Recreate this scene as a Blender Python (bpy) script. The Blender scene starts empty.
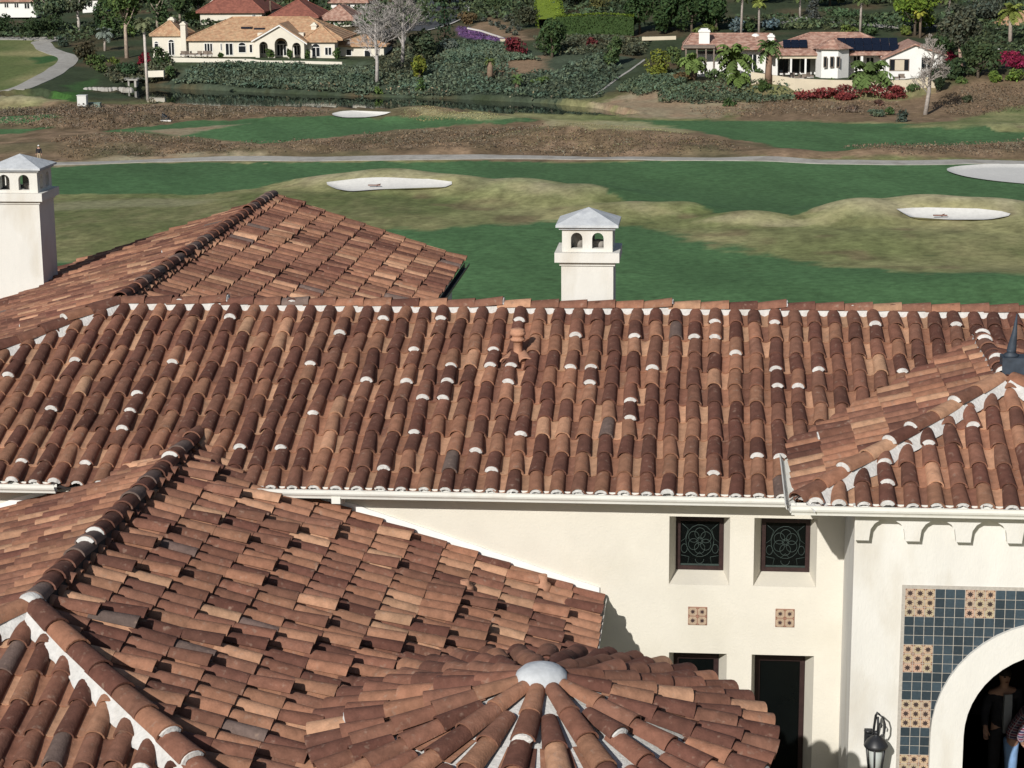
import bpy, bmesh, math, random
from mathutils import Vector as V, Matrix, noise as mnoise
S = bpy.context.scene
COL = S.collection
R_ = math.radians
rnd = random.Random(7)

# ------------------------------------------------------------------ camera
F = 2070.0
TH, YAW, ROLL = R_(13.0), R_(5.6), 0.0085
CP = V((0, 0, 11.6))
FW = V((-math.sin(YAW) * math.cos(TH), math.cos(YAW) * math.cos(TH), -math.sin(TH)))
_r0 = V((math.cos(YAW), math.sin(YAW), 0)); _u0 = _r0.cross(FW)
RT = _r0 * math.cos(ROLL) - _u0 * math.sin(ROLL)
UP = _r0 * math.sin(ROLL) + _u0 * math.cos(ROLL)
cam = bpy.data.cameras.new('camera'); cam_o = bpy.data.objects.new('camera', cam); COL.objects.link(cam_o)
cam_o.matrix_world = Matrix(((RT.x, UP.x, -FW.x, CP.x), (RT.y, UP.y, -FW.y, CP.y), (RT.z, UP.z, -FW.z, CP.z), (0, 0, 0, 1)))
cam.lens = 36 * F / 1024; cam.sensor_width = 36; cam.clip_end = 5000; cam.clip_start = 0.5
S.camera = cam_o

def ray(x, y): return FW * F + RT * (x - 512) - UP * (y - 384)
def at_y(x, y, Y):
    d = ray(x, y); return CP + d * ((Y - CP.y) / d.y)
def at_z(x, y, z):
    d = ray(x, y); return CP + d * ((z - CP.z) / d.z)

# ------------------------------------------------------------------ materials
def sock(n, *names):
    for k in names:
        if k in n.inputs: return n.inputs[k]
def mat(name, c, rough=0.85, nscale=6.0, namt=0.15, bump=0.0, bscale=None, attr=None, c2=None, spec=0.3, detail=6, metal=0, coords='Object', c2lo=0.45, c2hi=0.62, c2scale=None, stretch=None):
    m = bpy.data.materials.new(name); m.use_nodes = True
    nt = m.node_tree; N = nt.nodes; L = nt.links; b = N['Principled BSDF']
    b.inputs['Roughness'].default_value = rough; b.inputs['Metallic'].default_value = metal
    sock(b, 'Specular IOR Level', 'Specular').default_value = spec
    tc = N.new('ShaderNodeTexCoord')
    src = tc.outputs[coords]
    if stretch:
        mp = N.new('ShaderNodeMapping'); mp.inputs['Scale'].default_value = stretch; L.new(src, mp.inputs[0]); src = mp.outputs[0]
    if attr:
        a = N.new('ShaderNodeAttribute'); a.attribute_name = attr; base = a.outputs['Color']
    else:
        rgb = N.new('ShaderNodeRGB'); rgb.outputs[0].default_value = (*c, 1); base = rgb.outputs[0]
    if c2:
        n2 = N.new('ShaderNodeTexNoise'); n2.inputs['Scale'].default_value = c2scale or nscale * 0.35; n2.inputs['Detail'].default_value = 5
        L.new(src, n2.inputs['Vector'])
        r2 = N.new('ShaderNodeMapRange'); r2.inputs[1].default_value = c2lo; r2.inputs[2].default_value = c2hi
        L.new(n2.outputs['Fac'], r2.inputs[0])
        mx2 = N.new('ShaderNodeMix'); mx2.data_type = 'RGBA'; L.new(r2.outputs[0], mx2.inputs[0]); L.new(base, mx2.inputs[6]); mx2.inputs[7].default_value = (*c2, 1)
        base = mx2.outputs[2]
    if namt:
        n = N.new('ShaderNodeTexNoise'); n.inputs['Scale'].default_value = nscale; n.inputs['Detail'].default_value = detail; n.inputs['Roughness'].default_value = 0.65
        L.new(src, n.inputs['Vector'])
        r = N.new('ShaderNodeMapRange'); r.inputs[1].default_value = 0.3; r.inputs[2].default_value = 0.7; r.inputs[3].default_value = 1 - namt; r.inputs[4].default_value = 1 + namt
        L.new(n.outputs['Fac'], r.inputs[0])
        mx = N.new('ShaderNodeMix'); mx.data_type = 'RGBA'; mx.blend_type = 'MULTIPLY'; mx.inputs[0].default_value = 1
        L.new(base, mx.inputs[6]); L.new(r.outputs[0], mx.inputs[7]); base = mx.outputs[2]
    L.new(base, b.inputs['Base Color'])
    if bump:
        n3 = N.new('ShaderNodeTexNoise'); n3.inputs['Scale'].default_value = bscale or nscale * 3; n3.inputs['Detail'].default_value = 4
        L.new(src, n3.inputs['Vector'])
        bp = N.new('ShaderNodeBump'); bp.inputs['Strength'].default_value = bump; bp.inputs['Distance'].default_value = 0.02
        L.new(n3.outputs['Fac'], bp.inputs['Height']); L.new(bp.outputs[0], b.inputs['Normal'])
    return m

M_TILE = mat('clay_tile', (1, 1, 1), 0.88, 9, 0.26, 0.35, 45, attr='tint', c2=(0.30, 0.21, 0.16), c2lo=0.60, c2hi=0.86, c2scale=14, spec=0.2)
M_MORT = mat('white_mortar', (0.56, 0.55, 0.53), 0.95, 12, 0.14, 0.6, 30, c2=(0.5, 0.48, 0.45), c2lo=0.55, c2hi=0.75)
M_UNDER = mat('underlay_and_gap_dark', (0.035, 0.03, 0.03), 0.95, 5, 0.1)
M_STUC = mat('cream_stucco', (0.655, 0.62, 0.54), 0.95, 1.3, 0.05, 0.25, 55, c2=(0.61, 0.575, 0.49), c2lo=0.50, c2hi=0.72, c2scale=0.9)
M_STUW = mat('white_stucco', (0.65, 0.635, 0.595), 0.95, 2.0, 0.06, 0.25, 55, c2=(0.55, 0.515, 0.45), c2lo=0.52, c2hi=0.75, c2scale=2.2, stretch=(1, 1, 0.35))
M_TRIM = mat('painted_gutter', (0.72, 0.71, 0.66), 0.55, 3, 0.06, c2=(0.62, 0.60, 0.54), c2lo=0.58, c2hi=0.75, c2scale=6)
M_FLASH = mat('white_flashing', (0.78, 0.78, 0.76), 0.7, 5, 0.05)
M_STONE = mat('grey_cap', (0.50, 0.52, 0.54), 0.8, 7, 0.14, 0.3, c2=(0.40, 0.42, 0.45), c2lo=0.5, c2hi=0.7, c2scale=5)
M_DARKW = mat('dark_wood', (0.030, 0.015, 0.014), 0.5, 12, 0.3)
M_GLASS = mat('dark_glass', (0.003, 0.004, 0.004), 0.22, 2, 0.2, spec=0.12)
M_LEAD = mat('leaded_line', (0.032, 0.047, 0.042), 0.6, 8, 0.2)
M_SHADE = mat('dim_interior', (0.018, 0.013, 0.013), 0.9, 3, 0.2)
M_FLUE = mat('clay_flue', (0.36, 0.33, 0.30), 0.9, 8, 0.2)
M_CLAY = mat('vent_clay', (0.42, 0.22, 0.14), 0.9, 12, 0.2, 0.3)
M_IRON = mat('black_iron', (0.016, 0.017, 0.020), 0.45, 10, 0.2, spec=0.5)
M_FROST = mat('frosted_glass', (0.42, 0.45, 0.43), 0.25, 4, 0.05, spec=0.5)
M_BLUE = mat('blue_finial', (0.040, 0.052, 0.070), 0.6, 9, 0.3)
M_ATTR = mat('glazed_tile', (1, 1, 1), 0.45, 30, 0.18, attr='tint', spec=0.3)

# ------------------------------------------------------------------ mesh builder
WLOC = {}   # world position of every object's origin
class MB:
    def __init__(s): s.v = []; s.f = []; s.mi = []; s.sm = []; s.c = []
    def vert(s, p): s.v.append((p[0], p[1], p[2])); return len(s.v) - 1
    def face(s, idx, mi=0, sm=False, c=(1, 1, 1)): s.f.append(tuple(idx)); s.mi.append(mi); s.sm.append(sm); s.c.append(c)
    def poly(s, pts, mi=0, c=(1, 1, 1), sm=False): s.face([s.vert(p) for p in pts], mi, sm, c)
    def strip(s, A, B, mi=0, sm=True, c=(1, 1, 1)):
        a = [s.vert(p) for p in A]; b = [s.vert(p) for p in B]
        for i in range(len(a) - 1): s.face((a[i], a[i + 1], b[i + 1], b[i]), mi, sm, c)
    def box(s, x0, x1, y0, y1, z0, z1, mi=0, c=(1, 1, 1), M=None):
        p = [V((x, y, z)) for z in (z0, z1) for y in (y0, y1) for x in (x0, x1)]
        if M is not None: p = [M @ q for q in p]
        i = [s.vert(q) for q in p]
        for q in ((0, 2, 3, 1), (4, 5, 7, 6), (0, 1, 5, 4), (2, 6, 7, 3), (0, 4, 6, 2), (1, 3, 7, 5)): s.face([i[k] for k in q], mi, False, c)
    def tube(s, pts, rads, n=8, mi=0, c=(1, 1, 1), cap=True, sm=True):
        pts = [V(p) for p in pts]
        if not hasattr(rads, '__len__'): rads = [rads] * len(pts)
        rings = []
        for i, p in enumerate(pts):
            d = (pts[min(i + 1, len(pts) - 1)] - pts[max(i - 1, 0)])
            d = d.normalized() if d.length > 1e-9 else V((0, 0, 1))
            a = d.orthogonal().normalized() if i == 0 else (a - d * a.dot(d)).normalized()
            b = d.cross(a)
            rings.append([s.vert(p + (a * math.cos(2 * math.pi * k / n) + b * math.sin(2 * math.pi * k / n)) * rads[i]) for k in range(n)])
        for i in range(len(rings) - 1):
            for k in range(n): s.face((rings[i][k], rings[i][(k + 1) % n], rings[i + 1][(k + 1) % n], rings[i + 1][k]), mi, sm, c)
        if cap: s.face(rings[0][::-1], mi, False, c); s.face(rings[-1], mi, False, c)
    def lathe(s, o, prof, n=24, mi=0, c=(1, 1, 1), sm=True, axis=None):
        o = V(o); rings = []
        for r, z in prof:
            rings.append([s.vert(o + V((r * math.cos(2 * math.pi * k / n), r * math.sin(2 * math.pi * k / n), z))) for k in range(n)])
        for i in range(len(rings) - 1):
            for k in range(n): s.face((rings[i][k], rings[i][(k + 1) % n], rings[i + 1][(k + 1) % n], rings[i + 1][k]), mi, sm, c)
        s.face(rings[0][::-1], mi, False, c); s.face(rings[-1], mi, False, c)
    def extrude(s, pts, d, mi=0, c=(1, 1, 1)):
        d = V(d); a = [s.vert(p) for p in pts]; b = [s.vert(V(p) + d) for p in pts]
        s.face(a[::-1], mi, False, c); s.face(b, mi, False, c); n = len(a)
        for i in range(n): s.face((a[i], a[(i + 1) % n], b[(i + 1) % n], b[i]), mi, False, c)
    def build(s, name, mats, parent=None, cuts=(), loc=None, normals=False):
        me = bpy.data.meshes.new(name)
        off = V(loc) if loc is not None else None
        vv = s.v if off is None else [(p[0] - off.x, p[1] - off.y, p[2] - off.z) for p in s.v]
        me.from_pydata(vv, [], s.f)
        if not isinstance(mats, (list, tuple)): mats = [mats]
        for m in mats: me.materials.append(m)
        me.polygons.foreach_set('material_index', s.mi); me.polygons.foreach_set('use_smooth', s.sm)
        at = me.color_attributes.new('tint', 'FLOAT_COLOR', 'CORNER')
        buf = []
        for f, c in zip(s.f, s.c): buf.extend((c[0], c[1], c[2], 1.0) * len(f))
        at.data.foreach_set('color', buf)
        if cuts or normals:
            bm = bmesh.new(); bm.from_mesh(me)
            for co, no in cuts:
                bmesh.ops.bisect_plane(bm, geom=bm.verts[:] + bm.edges[:] + bm.faces[:], dist=1e-5, plane_co=V(co) - (off or V((0, 0, 0))), plane_no=no, clear_outer=True)
            if normals: bmesh.ops.recalc_face_normals(bm, faces=bm.faces[:])
            bm.to_mesh(me); bm.free()
        me.update()
        o = bpy.data.objects.new(name, me); COL.objects.link(o)
        w = off or V((0, 0, 0)); WLOC[o.name] = w
        o.location = w - (WLOC[parent.name] if parent is not None else V((0, 0, 0)))
        if parent is not None: o.parent = parent
        return o
def tag(o, label=None, cat=None, group=None, kind=None):
    if label: o['label'] = label
    if cat: o['category'] = cat
    if group: o['group'] = group
    if kind: o['kind'] = kind
    return o
def empty(name, loc=(0, 0, 0)):
    o = bpy.data.objects.new(name, None); COL.objects.link(o); o.location = loc; WLOC[o.name] = V(loc); return o

# ------------------------------------------------------------------ clay tiles
PAL = {'dark': (0.122, 0.054, 0.039), 'mid': (0.190, 0.089, 0.060), 'terra': (0.278, 0.138, 0.086), 'tan': (0.40, 0.225, 0.140), 'grey': (0.142, 0.098, 0.084)}
MIX_MAIN = (('dark', 44), ('mid', 33), ('terra', 19), ('grey', 1), ('tan', 3))
MIX_FG = (('dark', 17), ('mid', 36), ('terra', 33), ('grey', 2), ('tan', 12))
MIX_TOWER = (('dark', 24), ('mid', 50), ('terra', 23), ('tan', 3))
MIX_WING = (('dark', 14), ('mid', 44), ('terra', 33), ('grey', 1), ('tan', 8))
def weather(c, p):
    k = 1 + .22 * mnoise.noise(p * .55) + .12 * mnoise.noise(p * 1.7); return (c[0] * k, c[1] * k, c[2] * k)
def tcol(mix):
    t = rnd.uniform(0, sum(w for _, w in mix))
    for k, w in mix:
        t -= w
        if t <= 0: break
    b = rnd.uniform(0.84, 1.18); g = rnd.uniform(0.96, 1.05)
    c = PAL[k]; return (c[0] * b, c[1] * b * g, c[2] * b * g)
NS = 8
ARC = [(math.cos(math.pi * k / NS), math.sin(math.pi * k / NS)) for k in range(NS + 1)]
def barrel(mb, lo, up, e, n, rl, ru, hk, col, th=0.017):
    """a half-round clay tile from its lower end centre lo to its upper end centre up"""
    O1 = [lo + e * (c * rl) + n * (s * rl * hk) for c, s in ARC]; O2 = [up + e * (c * ru) + n * (s * ru * hk) for c, s in ARC]
    I1 = [lo + e * (c * (rl - th)) + n * (s * (rl * hk - th)) for c, s in ARC]; I2 = [up + e * (c * (ru - th)) + n * (s * (ru * hk - th)) for c, s in ARC]
    mb.strip(O1, O2, 0, True, col); mb.strip(I2, I1, 0, True, col); mb.strip(I1, O1, 0, False, col)
def crescent(mb, lo, d, e, n, rl, hk, mi=1):
    """lump of white mortar squeezed out under the lower end of a lifted tile"""
    A = []; B = []; C = []
    k0 = rnd.randint(0, 1); k1 = NS - rnd.randint(0, 1)
    for c, s in ARC[k0:k1 + 1]:
        A.append(lo + d * -0.05 + e * (c * (rl - .012)) + n * (s * (rl * hk - .012)))
        B.append(lo + d * rnd.uniform(.006, .022) + e * (c * (rl - .014)) + n * (s * (rl * hk - .016)))
        C.append(lo + d * rnd.uniform(.02, .035) + e * (c * (rl - .045)) + n * (s * (rl * hk - .058) - .004))
    mb.strip(A, B, mi, True); mb.strip(B, C, mi, True)
UPZ = V((0, 0, 1))
PITCH, EXPO, TLEN, SINK = 0.274, 0.42, 0.49, 0.06
def slope(mb, O, e, s, width, length, keep=(), mix=MIX_MAIN, boost=0.13, mortar=1.0, over=0.06, phase=0.5, pans=True, panmix=None, stag=0.0, blift=0.034):
    """rows of cap and pan tiles on a plane: O lower corner, e along the eave, s up the slope. keep: (point, outward normal) limits"""
    O = V(O); e = V(e).normalized(); s = V(s).normalized(); n = e.cross(s).normalized()
    if n.z < 0: n = -n
    O = O - n * SINK
    ncol = int(width / PITCH) + 1; nrow = int(length / EXPO) + 1
    def ok(p, m): return all((p - V(co)).dot(no) < m for co, no in keep)
    for i in range(ncol):
        x = (i + phase) * PITCH
        lift = 0.0
        for j in range(nrow):
            t0 = j * EXPO - over + rnd.uniform(-.012, .012) + (stag * EXPO if i % 2 else 0); mid = O + e * x + s * (t0 + TLEN / 2)
            if not ok(mid, 0.36): continue
            xo = rnd.uniform(-.010, .010); sk = rnd.uniform(-.014, .014)
            b = rnd.random() < boost
            lift = blift if b else 0.0
            lo = O + e * (x + xo + sk) + s * t0 + n * (0.052 + lift + rnd.uniform(0, .006)); up = O + e * (x + xo - sk) + s * (t0 + TLEN) + n * (0.030 + lift * .35)
            rl = 0.098 * rnd.uniform(.97, 1.04)
            barrel(mb, lo, up, e, n, rl, 0.083, 0.90, weather(tcol(mix), mid))
            if b and blift > .05: mb.poly([lo + s * .10 + e * (c * (rl - .02)) + n * (q * (rl * .9 - .02)) for c, q in ARC], 2)  # dark plug added inside lifted tiles to blacken the gap's shade
            if b and rnd.random() < mortar: crescent(mb, lo, -s, e, n, rl, 0.90)
            elif j == 0 and mortar > 0: crescent(mb, lo + s * .03, -s, e, n, rl, 0.90)
        if pans:
            x2 = x + PITCH / 2
            for j in range(nrow):
                t0 = j * EXPO - over + .02 + rnd.uniform(-.01, .01); mid = O + e * x2 + s * (t0 + TLEN / 2)
                if not ok(mid, 0.36): continue
                c = tcol(panmix or (('terra', 48), ('tan', 32), ('mid', 20)))
                c = weather(c, mid); A = []; B = []
                for k in range(7):
                    q = (k / 6 - .5) * 2
                    A.append(O + e * (x2 + q * .098) + s * t0 + n * (0.036 + .062 * q * q)); B.append(O + e * (x2 + q * .088) + s * (t0 + TLEN) + n * (0.010 + .062 * q * q))
                mb.strip(A, B, 0, True, c)
                mb.strip([p - n * .016 for p in A], A, 0, False, c)
def underlay(mb, pts, n, mi=2, th=0.03):
    n = V(n); mb.extrude([V(p) - n * (th + SINK + .012) for p in pts], n * th, mi)
def ridge(mb, mo, a, b, up=V((0, 0, 1)), r=0.125, expo=0.40, mix=MIX_MAIN, boost=0.2, mw=0.15, mh=0.10, drop=0.10, white=True, rise=0.10):
    """a line of ridge or hip tiles lapping from a (low end) to b (high end) on a bed of mortar"""
    a = V(a) - UPZ * (SINK + .015); b = V(b) - UPZ * (SINK + .015); d = (b - a); L = d.length; d /= L
    side = d.cross(up).normalized(); n = side.cross(d).normalized()
    k = max(1, round(L / expo)); ex = L / k
    for j in range(k):
        bo = rnd.random() < boost
        lo = a + d * (j * ex - .03) + n * (rise + .022 + (.03 if bo else 0)) + side * rnd.uniform(-.012, .012); hi = a + d * (j * ex + ex + .05) + n * rise + side * rnd.uniform(-.012, .012)
        barrel(mb, lo, hi, side, n, r * rnd.uniform(.97, 1.04), r * .86, 0.85, tcol(mix), 0.02)
        if bo and white: crescent(mb, lo, -d, side, n, r, 0.85)
    # lumpy mortar bed
    m = int(L / .11) + 1
    P = [[], [], [], []]
    for j in range(m + 1):
        q = a + d * (L * j / m); w = mw * rnd.uniform(.85, 1.2)
        P[0].append(q + side * w - n * drop); P[1].append(q + side * (r * .75) + n * (rise + .02)); P[2].append(q - side * (r * .75) + n * (rise + .02)); P[3].append(q - side * mw * rnd.uniform(.85, 1.2) - n * drop)
    for i in range(3): mo.strip(P[i], P[i + 1], 0, True)
# ------------------------------------------------------------------ light
SAZ, SEL = R_(19.0), R_(29.0)                    # sun behind the camera to the left
SUN = V((-math.sin(SAZ) * math.cos(SEL), -math.cos(SAZ) * math.cos(SEL), math.sin(SEL)))
sl = bpy.data.lights.new('sun', 'SUN'); sl.energy = 4.5; sl.angle = R_(0.53); sl.color = (1.0, 0.965, 0.905)
so = bpy.data.objects.new('sun', sl); COL.objects.link(so); so.rotation_euler = (-SUN).to_track_quat('-Z', 'Y').to_euler(); so.location = (-20, -30, 60)
W = bpy.data.worlds.new('World'); S.world = W; W.use_nodes = True
sky = W.node_tree.nodes.new('ShaderNodeTexSky'); sky.sky_type = 'NISHITA'; sky.sun_disc = False
sky.sun_elevation = SEL; sky.sun_rotation = math.pi + SAZ
W.node_tree.links.new(sky.outputs[0], W.node_tree.nodes['Background'].inputs[0]); W.node_tree.nodes['Background'].inputs[1].default_value = 0.062
S.view_settings.view_transform = 'Standard'; S.view_settings.look = 'None'; S.view_settings.exposure = 0.0; S.view_settings.gamma = 1.0
S.render.engine = 'CYCLES'; S.cycles.max_bounces = 6

# ------------------------------------------------------------------ the mansion
TP = 1 / 3.0; PA = math.atan(TP); sp, cp = math.sin(PA), math.cos(PA)
ZE, YE, YR = 4.6, 24.4, 28.74; ZR = ZE + (YR - YE) * TP            # main eave and ridge
XW, YWE = -8.55, 40.2                                              # rear wing ridge
XF, ZF, YF = -6.6, 4.9, 18.77                                      # front wing ridge, its hip end
XWE, YWF, ZW = 1.04, 22.83, 4.97; XP, YP = 3.64, 25.43; ZP = ZW + (XP - XWE) * TP   # entrance wing
YM, YA, XC = 24.7, 23.05, 1.68                                     # main wall, arch wall, inner corner
TC = V((-1.53, 18.2, 3.93)); TR, TH2 = 2.13, 0.61                  # round tower: rim centre, radius, roof height
house = empty('mansion', (-3.0, 26.0, 0)); tag(house, 'cream stucco mansion with brown barrel tile roofs filling the foreground', 'house')
ROOFM = [M_TILE, M_MORT, M_UNDER]
UPV = V((0, 0, 1))
# --- main roof, with the rear wing
mb = MB()
HX = YR - YE
slope(mb, (-13.2, YE, ZE), (1, 0, 0), (0, cp, sp), 22.3, (YR - YE) / cp + .1, keep=[((XW, YR, 0), (-1, 1, 0))], boost=0.12, phase=0.41)
n1 = V((0, -sp, cp))
underlay(mb, [(-12.9, YE - .02, ZE), (9, YE - .02, ZE), (9, YR, ZR), (XW, YR, ZR)], n1)
front_cut = [((XW, YR, 0), V((-1, 1, 0)).normalized()), ((0, YR - .03, 0), (0, 1, 0)), ((9, 0, 0), (1, 0, 0))]
o_main = mb.build('roof', ROOFM, house, cuts=front_cut); o_main['label'] = 'main roof slope of mottled brown barrel tiles with white mortar dabs'
XRE, ZRE = -4.83, ZR - (XW * -1 - 4.83) * TP                      # rear wing and the hidden back slope
YRK = YWE - .12
mb = MB()
slope(mb, (XRE - .06, YR, ZR - (XRE - XW) * TP), (0, 1, 0), (-cp, 0, sp), YRK - YR, (XRE - XW) / cp + .1, boost=0.16, mix=MIX_WING, mortar=0.0, phase=.2)
underlay(mb, [(XRE - .04, YR, ZR - (XRE - XW) * TP), (XRE - .04, YRK, ZR - (XRE - XW) * TP), (XW, YRK, ZR), (XW, YR, ZR)], (sp, 0, cp))
o_rear = mb.build('roof', ROOFM, house, cuts=[((XW, 0, 0), (-1, 0, 0))])
mb = MB(); LW = 8.0
slope(mb, (XW - LW, YRK, ZR - LW * TP), (0, -1, 0), (cp, 0, sp), YWE - YE + 4, LW / cp + .1, keep=[((XW, YR, 0), V((1, -1, 0)).normalized())], boost=0.10, mix=MIX_WING, mortar=0.1)
underlay(mb, [(XW - LW, YRK, ZR - LW * TP), (XW, YRK, ZR), (XW, YR, ZR), (XW - LW, YR - LW, ZR - LW * TP)], (-sp, 0, cp))
mb.build('roof', ROOFM, house, cuts=[((XW, YR, 0), V((1, -1, 0)).normalized()), ((XW, 0, 0), (1, 0, 0))])
mb = MB()
underlay(mb, [(XRE, YR, ZR), (9, YR, ZR), (9, YR + 4.34, ZE), (XRE, YR + 4.34, ZE)], (0, sp, cp))
slope(mb, (9, YR + 4.34, ZE), (-1, 0, 0), (0, -cp, sp), 14, 4.6, pans=False, mortar=0)
mb.build('roof', ROOFM, house, cuts=[((0, YR + .03, 0), (0, -1, 0))])
# rake tiles at the far end of the rear wing
def bed(name, a, b, parent, **k):
    t = MB(); m = MB(); ridge(t, m, a, b, **k)
    o = t.build('ridge_tile_row', [M_TILE, M_MORT], parent); m.build('ridge_mortar', M_MORT if k.get('white', True) else M_UNDER, parent); return o
E_ = V((0, 0, .02))
t = MB(); m = MB()
ridge(t, m, V((9, YR + .02, ZR)), V((XW, YR + .02, ZR)), rise=0.085, mw=0.11, drop=0.03, boost=.12, mix=MIX_WING, r=.115)
ridge(t, m, V((XW - 4.9, YR - 4.9, ZR - 4.9 * TP)), V((XW, YR, ZR)), mix=MIX_WING, boost=.2, mw=.19, rise=.09, drop=.04)
t.build('ridge_tile_row', [M_TILE, M_MORT], o_main); m.build('ridge_mortar', M_MORT, o_main)
t = MB(); m = MB()
ridge(t, m, V((XW, YR + .2, ZR)), V((XW - .10, YRK, ZR)), mix=(('dark', 45), ('grey', 20), ('mid', 35)), mw=.10, rise=.11, drop=.05, boost=.1, r=.112, white=False)
t.build('ridge_tile_row', [M_TILE, M_MORT], o_rear); m.build('ridge_mortar', M_UNDER, o_rear)
# vent pipe with a collared cap
def vent(p, h, parent, cap=True):
    m = MB(); p = V(p)
    if cap:
        m.lathe(p - V((0, 0, .05)), [(.17, 0), (.14, .05), (.075, .09), (.063, .12), (.060, h - .15), (.098, h - .14), (.104, h - .115), (.076, h - .10), (.085, h - .07), (.110, h - .055), (.106, h - .025), (.092, h - .01), (.10, h + .015), (.04, h + .03)], 18)
        for k in (-1, 1): barrel(m, p + V((k * .13, -.20, -.02)), p + V((k * .02, .1, .06)), V((1, 0, 0)), UPV, .10, .08, .7, (1, 1, 1))
    else: m.lathe(p - V((0, 0, .05)), [(.11, 0), (.10, .1), (.055, .12), (.055, h), (.04, h)], 14)
    return m.build('vent_pipe', M_CLAY, parent)
vent((-2.608, 27.465, 5.60), .43, o_main)
# --- front wing roof (gable to the house, hipped end towards the viewer)
mb = MB(); RW = 5.26; ZFE = ZF - RW * TP; XFE = XF + RW
LR = RW / cp
hipR = ((XF, YF, 0), V((-1, -1, 0)).normalized()); hipL = ((XF, YF, 0), V((1, -1, 0)).normalized())
mR = MB()
slope(mR, (XFE, YF - RW, ZFE), (0, 1, 0), (-cp, 0, sp), YM - YF + RW - .02, LR + .05, keep=[hipR], boost=0.23, mix=MIX_FG, mortar=0.0, phase=.45, blift=.066)
mR.extrude([(XFE + .02, YF - RW, ZFE - .11), (XFE + .02, YM - .02, ZFE - .11), (XF, YM - .02, ZF - .11), (XF, YF, ZF - .11)], (0, 0, .028), 2)
mL = MB()
slope(mL, (XF - RW, YM, ZFE), (0, -1, 0), (cp, 0, sp), YM - YF + RW, LR + .05, keep=[hipL], boost=0.08, mix=MIX_FG, mortar=0.0, phase=.3)
mL.extrude([(XF - RW, YF - RW, ZFE - .11), (XF, YF, ZF - .11), (XF, YM - .02, ZF - .11), (XF - RW, YM - .02, ZFE - .11)], (0, 0, .028), 2)
mF = MB()
slope(mF, (XF - RW, YF - RW, ZFE), (1, 0, 0), (0, cp, sp), RW * 2, LR + .05, keep=[((XF, YF, 0), V((1, 1, 0)).normalized()), ((XF, YF, 0), V((-1, 1, 0)).normalized())], boost=0.10, mix=MIX_MAIN, mortar=0.8, phase=.25)
mF.extrude([(XF - RW, YF - RW, ZFE - .11), (XF + RW, YF - RW, ZFE - .11), (XF, YF, ZF - .11)], (0, 0, .028), 2)
# the part of the ridge that runs on into the main slope carries tiles too
yv = YE + (ZF - ZE) / TP
mV = MB()
slope(mV, (XF + 1.1, YM - .2, ZF - 1.1 * TP), (0, 1, 0), (-cp, 0, sp), 1.2, 1.1 / cp, boost=.2, mix=MIX_FG, mortar=0, keep=[((XF, yv, 0), V((1, 1, 0)).normalized())])
slope(mV, (XF - 1.1, YM + 1, ZF - 1.1 * TP), (0, -1, 0), (cp, 0, sp), 1.2, 1.1 / cp, boost=.1, mix=MIX_FG, mortar=0, keep=[((XF, yv, 0), V((-1, 1, 0)).normalized())])
o_fr = mR.build('roof', ROOFM, house, cuts=[hipR, ((XF, 0, 0), (-1, 0, 0)), ((0, YM - .01, 0), (0, 1, 0))]); o_fr['label'] = 'front wing roof slope with lifted tiles leaving dark gaps'
mL.build('roof', ROOFM, house, cuts=[hipL, ((XF, 0, 0), (1, 0, 0)), ((0, YM - .01, 0), (0, 1, 0))])
mF.build('roof', ROOFM, house, cuts=[((XF, YF, 0), V((1, 1, 0)).normalized()), ((XF, YF, 0), V((-1, 1, 0)).normalized())])
mV.build('roof', ROOFM, house)
t = MB(); m = MB()
ridge(t, m, V((XF, YF + .05, ZF)), V((XF, yv + .25, ZF)), mix=(('dark', 55), ('grey', 20), ('mid', 25)), rise=.14, mw=.11, drop=.06, boost=.12, r=.122, expo=.35, white=True)
t.build('ridge_tile_row', [M_TILE, M_MORT], o_fr); m.build('ridge_mortar', M_UNDER, o_fr)
t = MB(); m = MB()
ridge(t, m, V((XF + RW, YF - RW, ZFE)), V((XF + .05, YF - .05, ZF)), mix=MIX_FG, rise=.12, mw=.22, drop=.0, boost=.25, r=.135, expo=.42)
ridge(t, m, V((XF - RW, YF - RW, ZFE)), V((XF - .05, YF - .05, ZF)), mix=MIX_FG, rise=.12, mw=.22, drop=.0, boost=.25, r=.135, expo=.42)
m.lathe(V((XF, YF, ZF)), [(.17, -.04), (.145, .08), (.10, .15), (.03, .18)], 14, 0)
t.build('ridge_tile_row', [M_TILE, M_MORT], o_fr); m.build('ridge_mortar', M_MORT, o_fr)
vent((-2.872, 23.334, 3.66), .17, o_fr, False)
vent((-2.02, 24.3, 3.38), .22, o_fr, False)
# --- round tower roof
mb = MB()
def cone(r): return TC.z + TH2 * (1 - r / TR)
sl_ = math.atan(TH2 / TR)
def chain(th, r0, mix, w0=0.10):
    d = V((math.cos(th), math.sin(th), 0)); e = V((-math.sin(th), math.cos(th), 0))
    a = V((d.x * math.cos(sl_), d.y * math.cos(sl_), -math.sin(sl_))); n = V((d.x * math.sin(sl_), d.y * math.sin(sl_), math.cos(sl_)))
    L = (TR + .05 - r0) / math.cos(sl_); k = max(1, round(L / .41)); ex = L / k
    for j in range(k):
        q1 = TC + d * r0 + V((0, 0, cone(r0) - TC.z)) + a * (ex * (j + 1)); q0 = q1 - a * (ex + .07)
        b = rnd.random() < .14; jit = rnd.uniform(-.012, .012)
        barrel(mb, q1 + n * (.075 + (.03 if b else 0)) + e * jit, q0 + n * .05 + e * jit, e, n, .118 if r0 > .3 or j > 0 else .105, .10 if j else .075, .88, tcol(mix))
        if b and math.sin(th) < .2: crescent(mb, q1 + n * .09 + e * jit, a, e, n, .118, .88)
NC = 11
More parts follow.
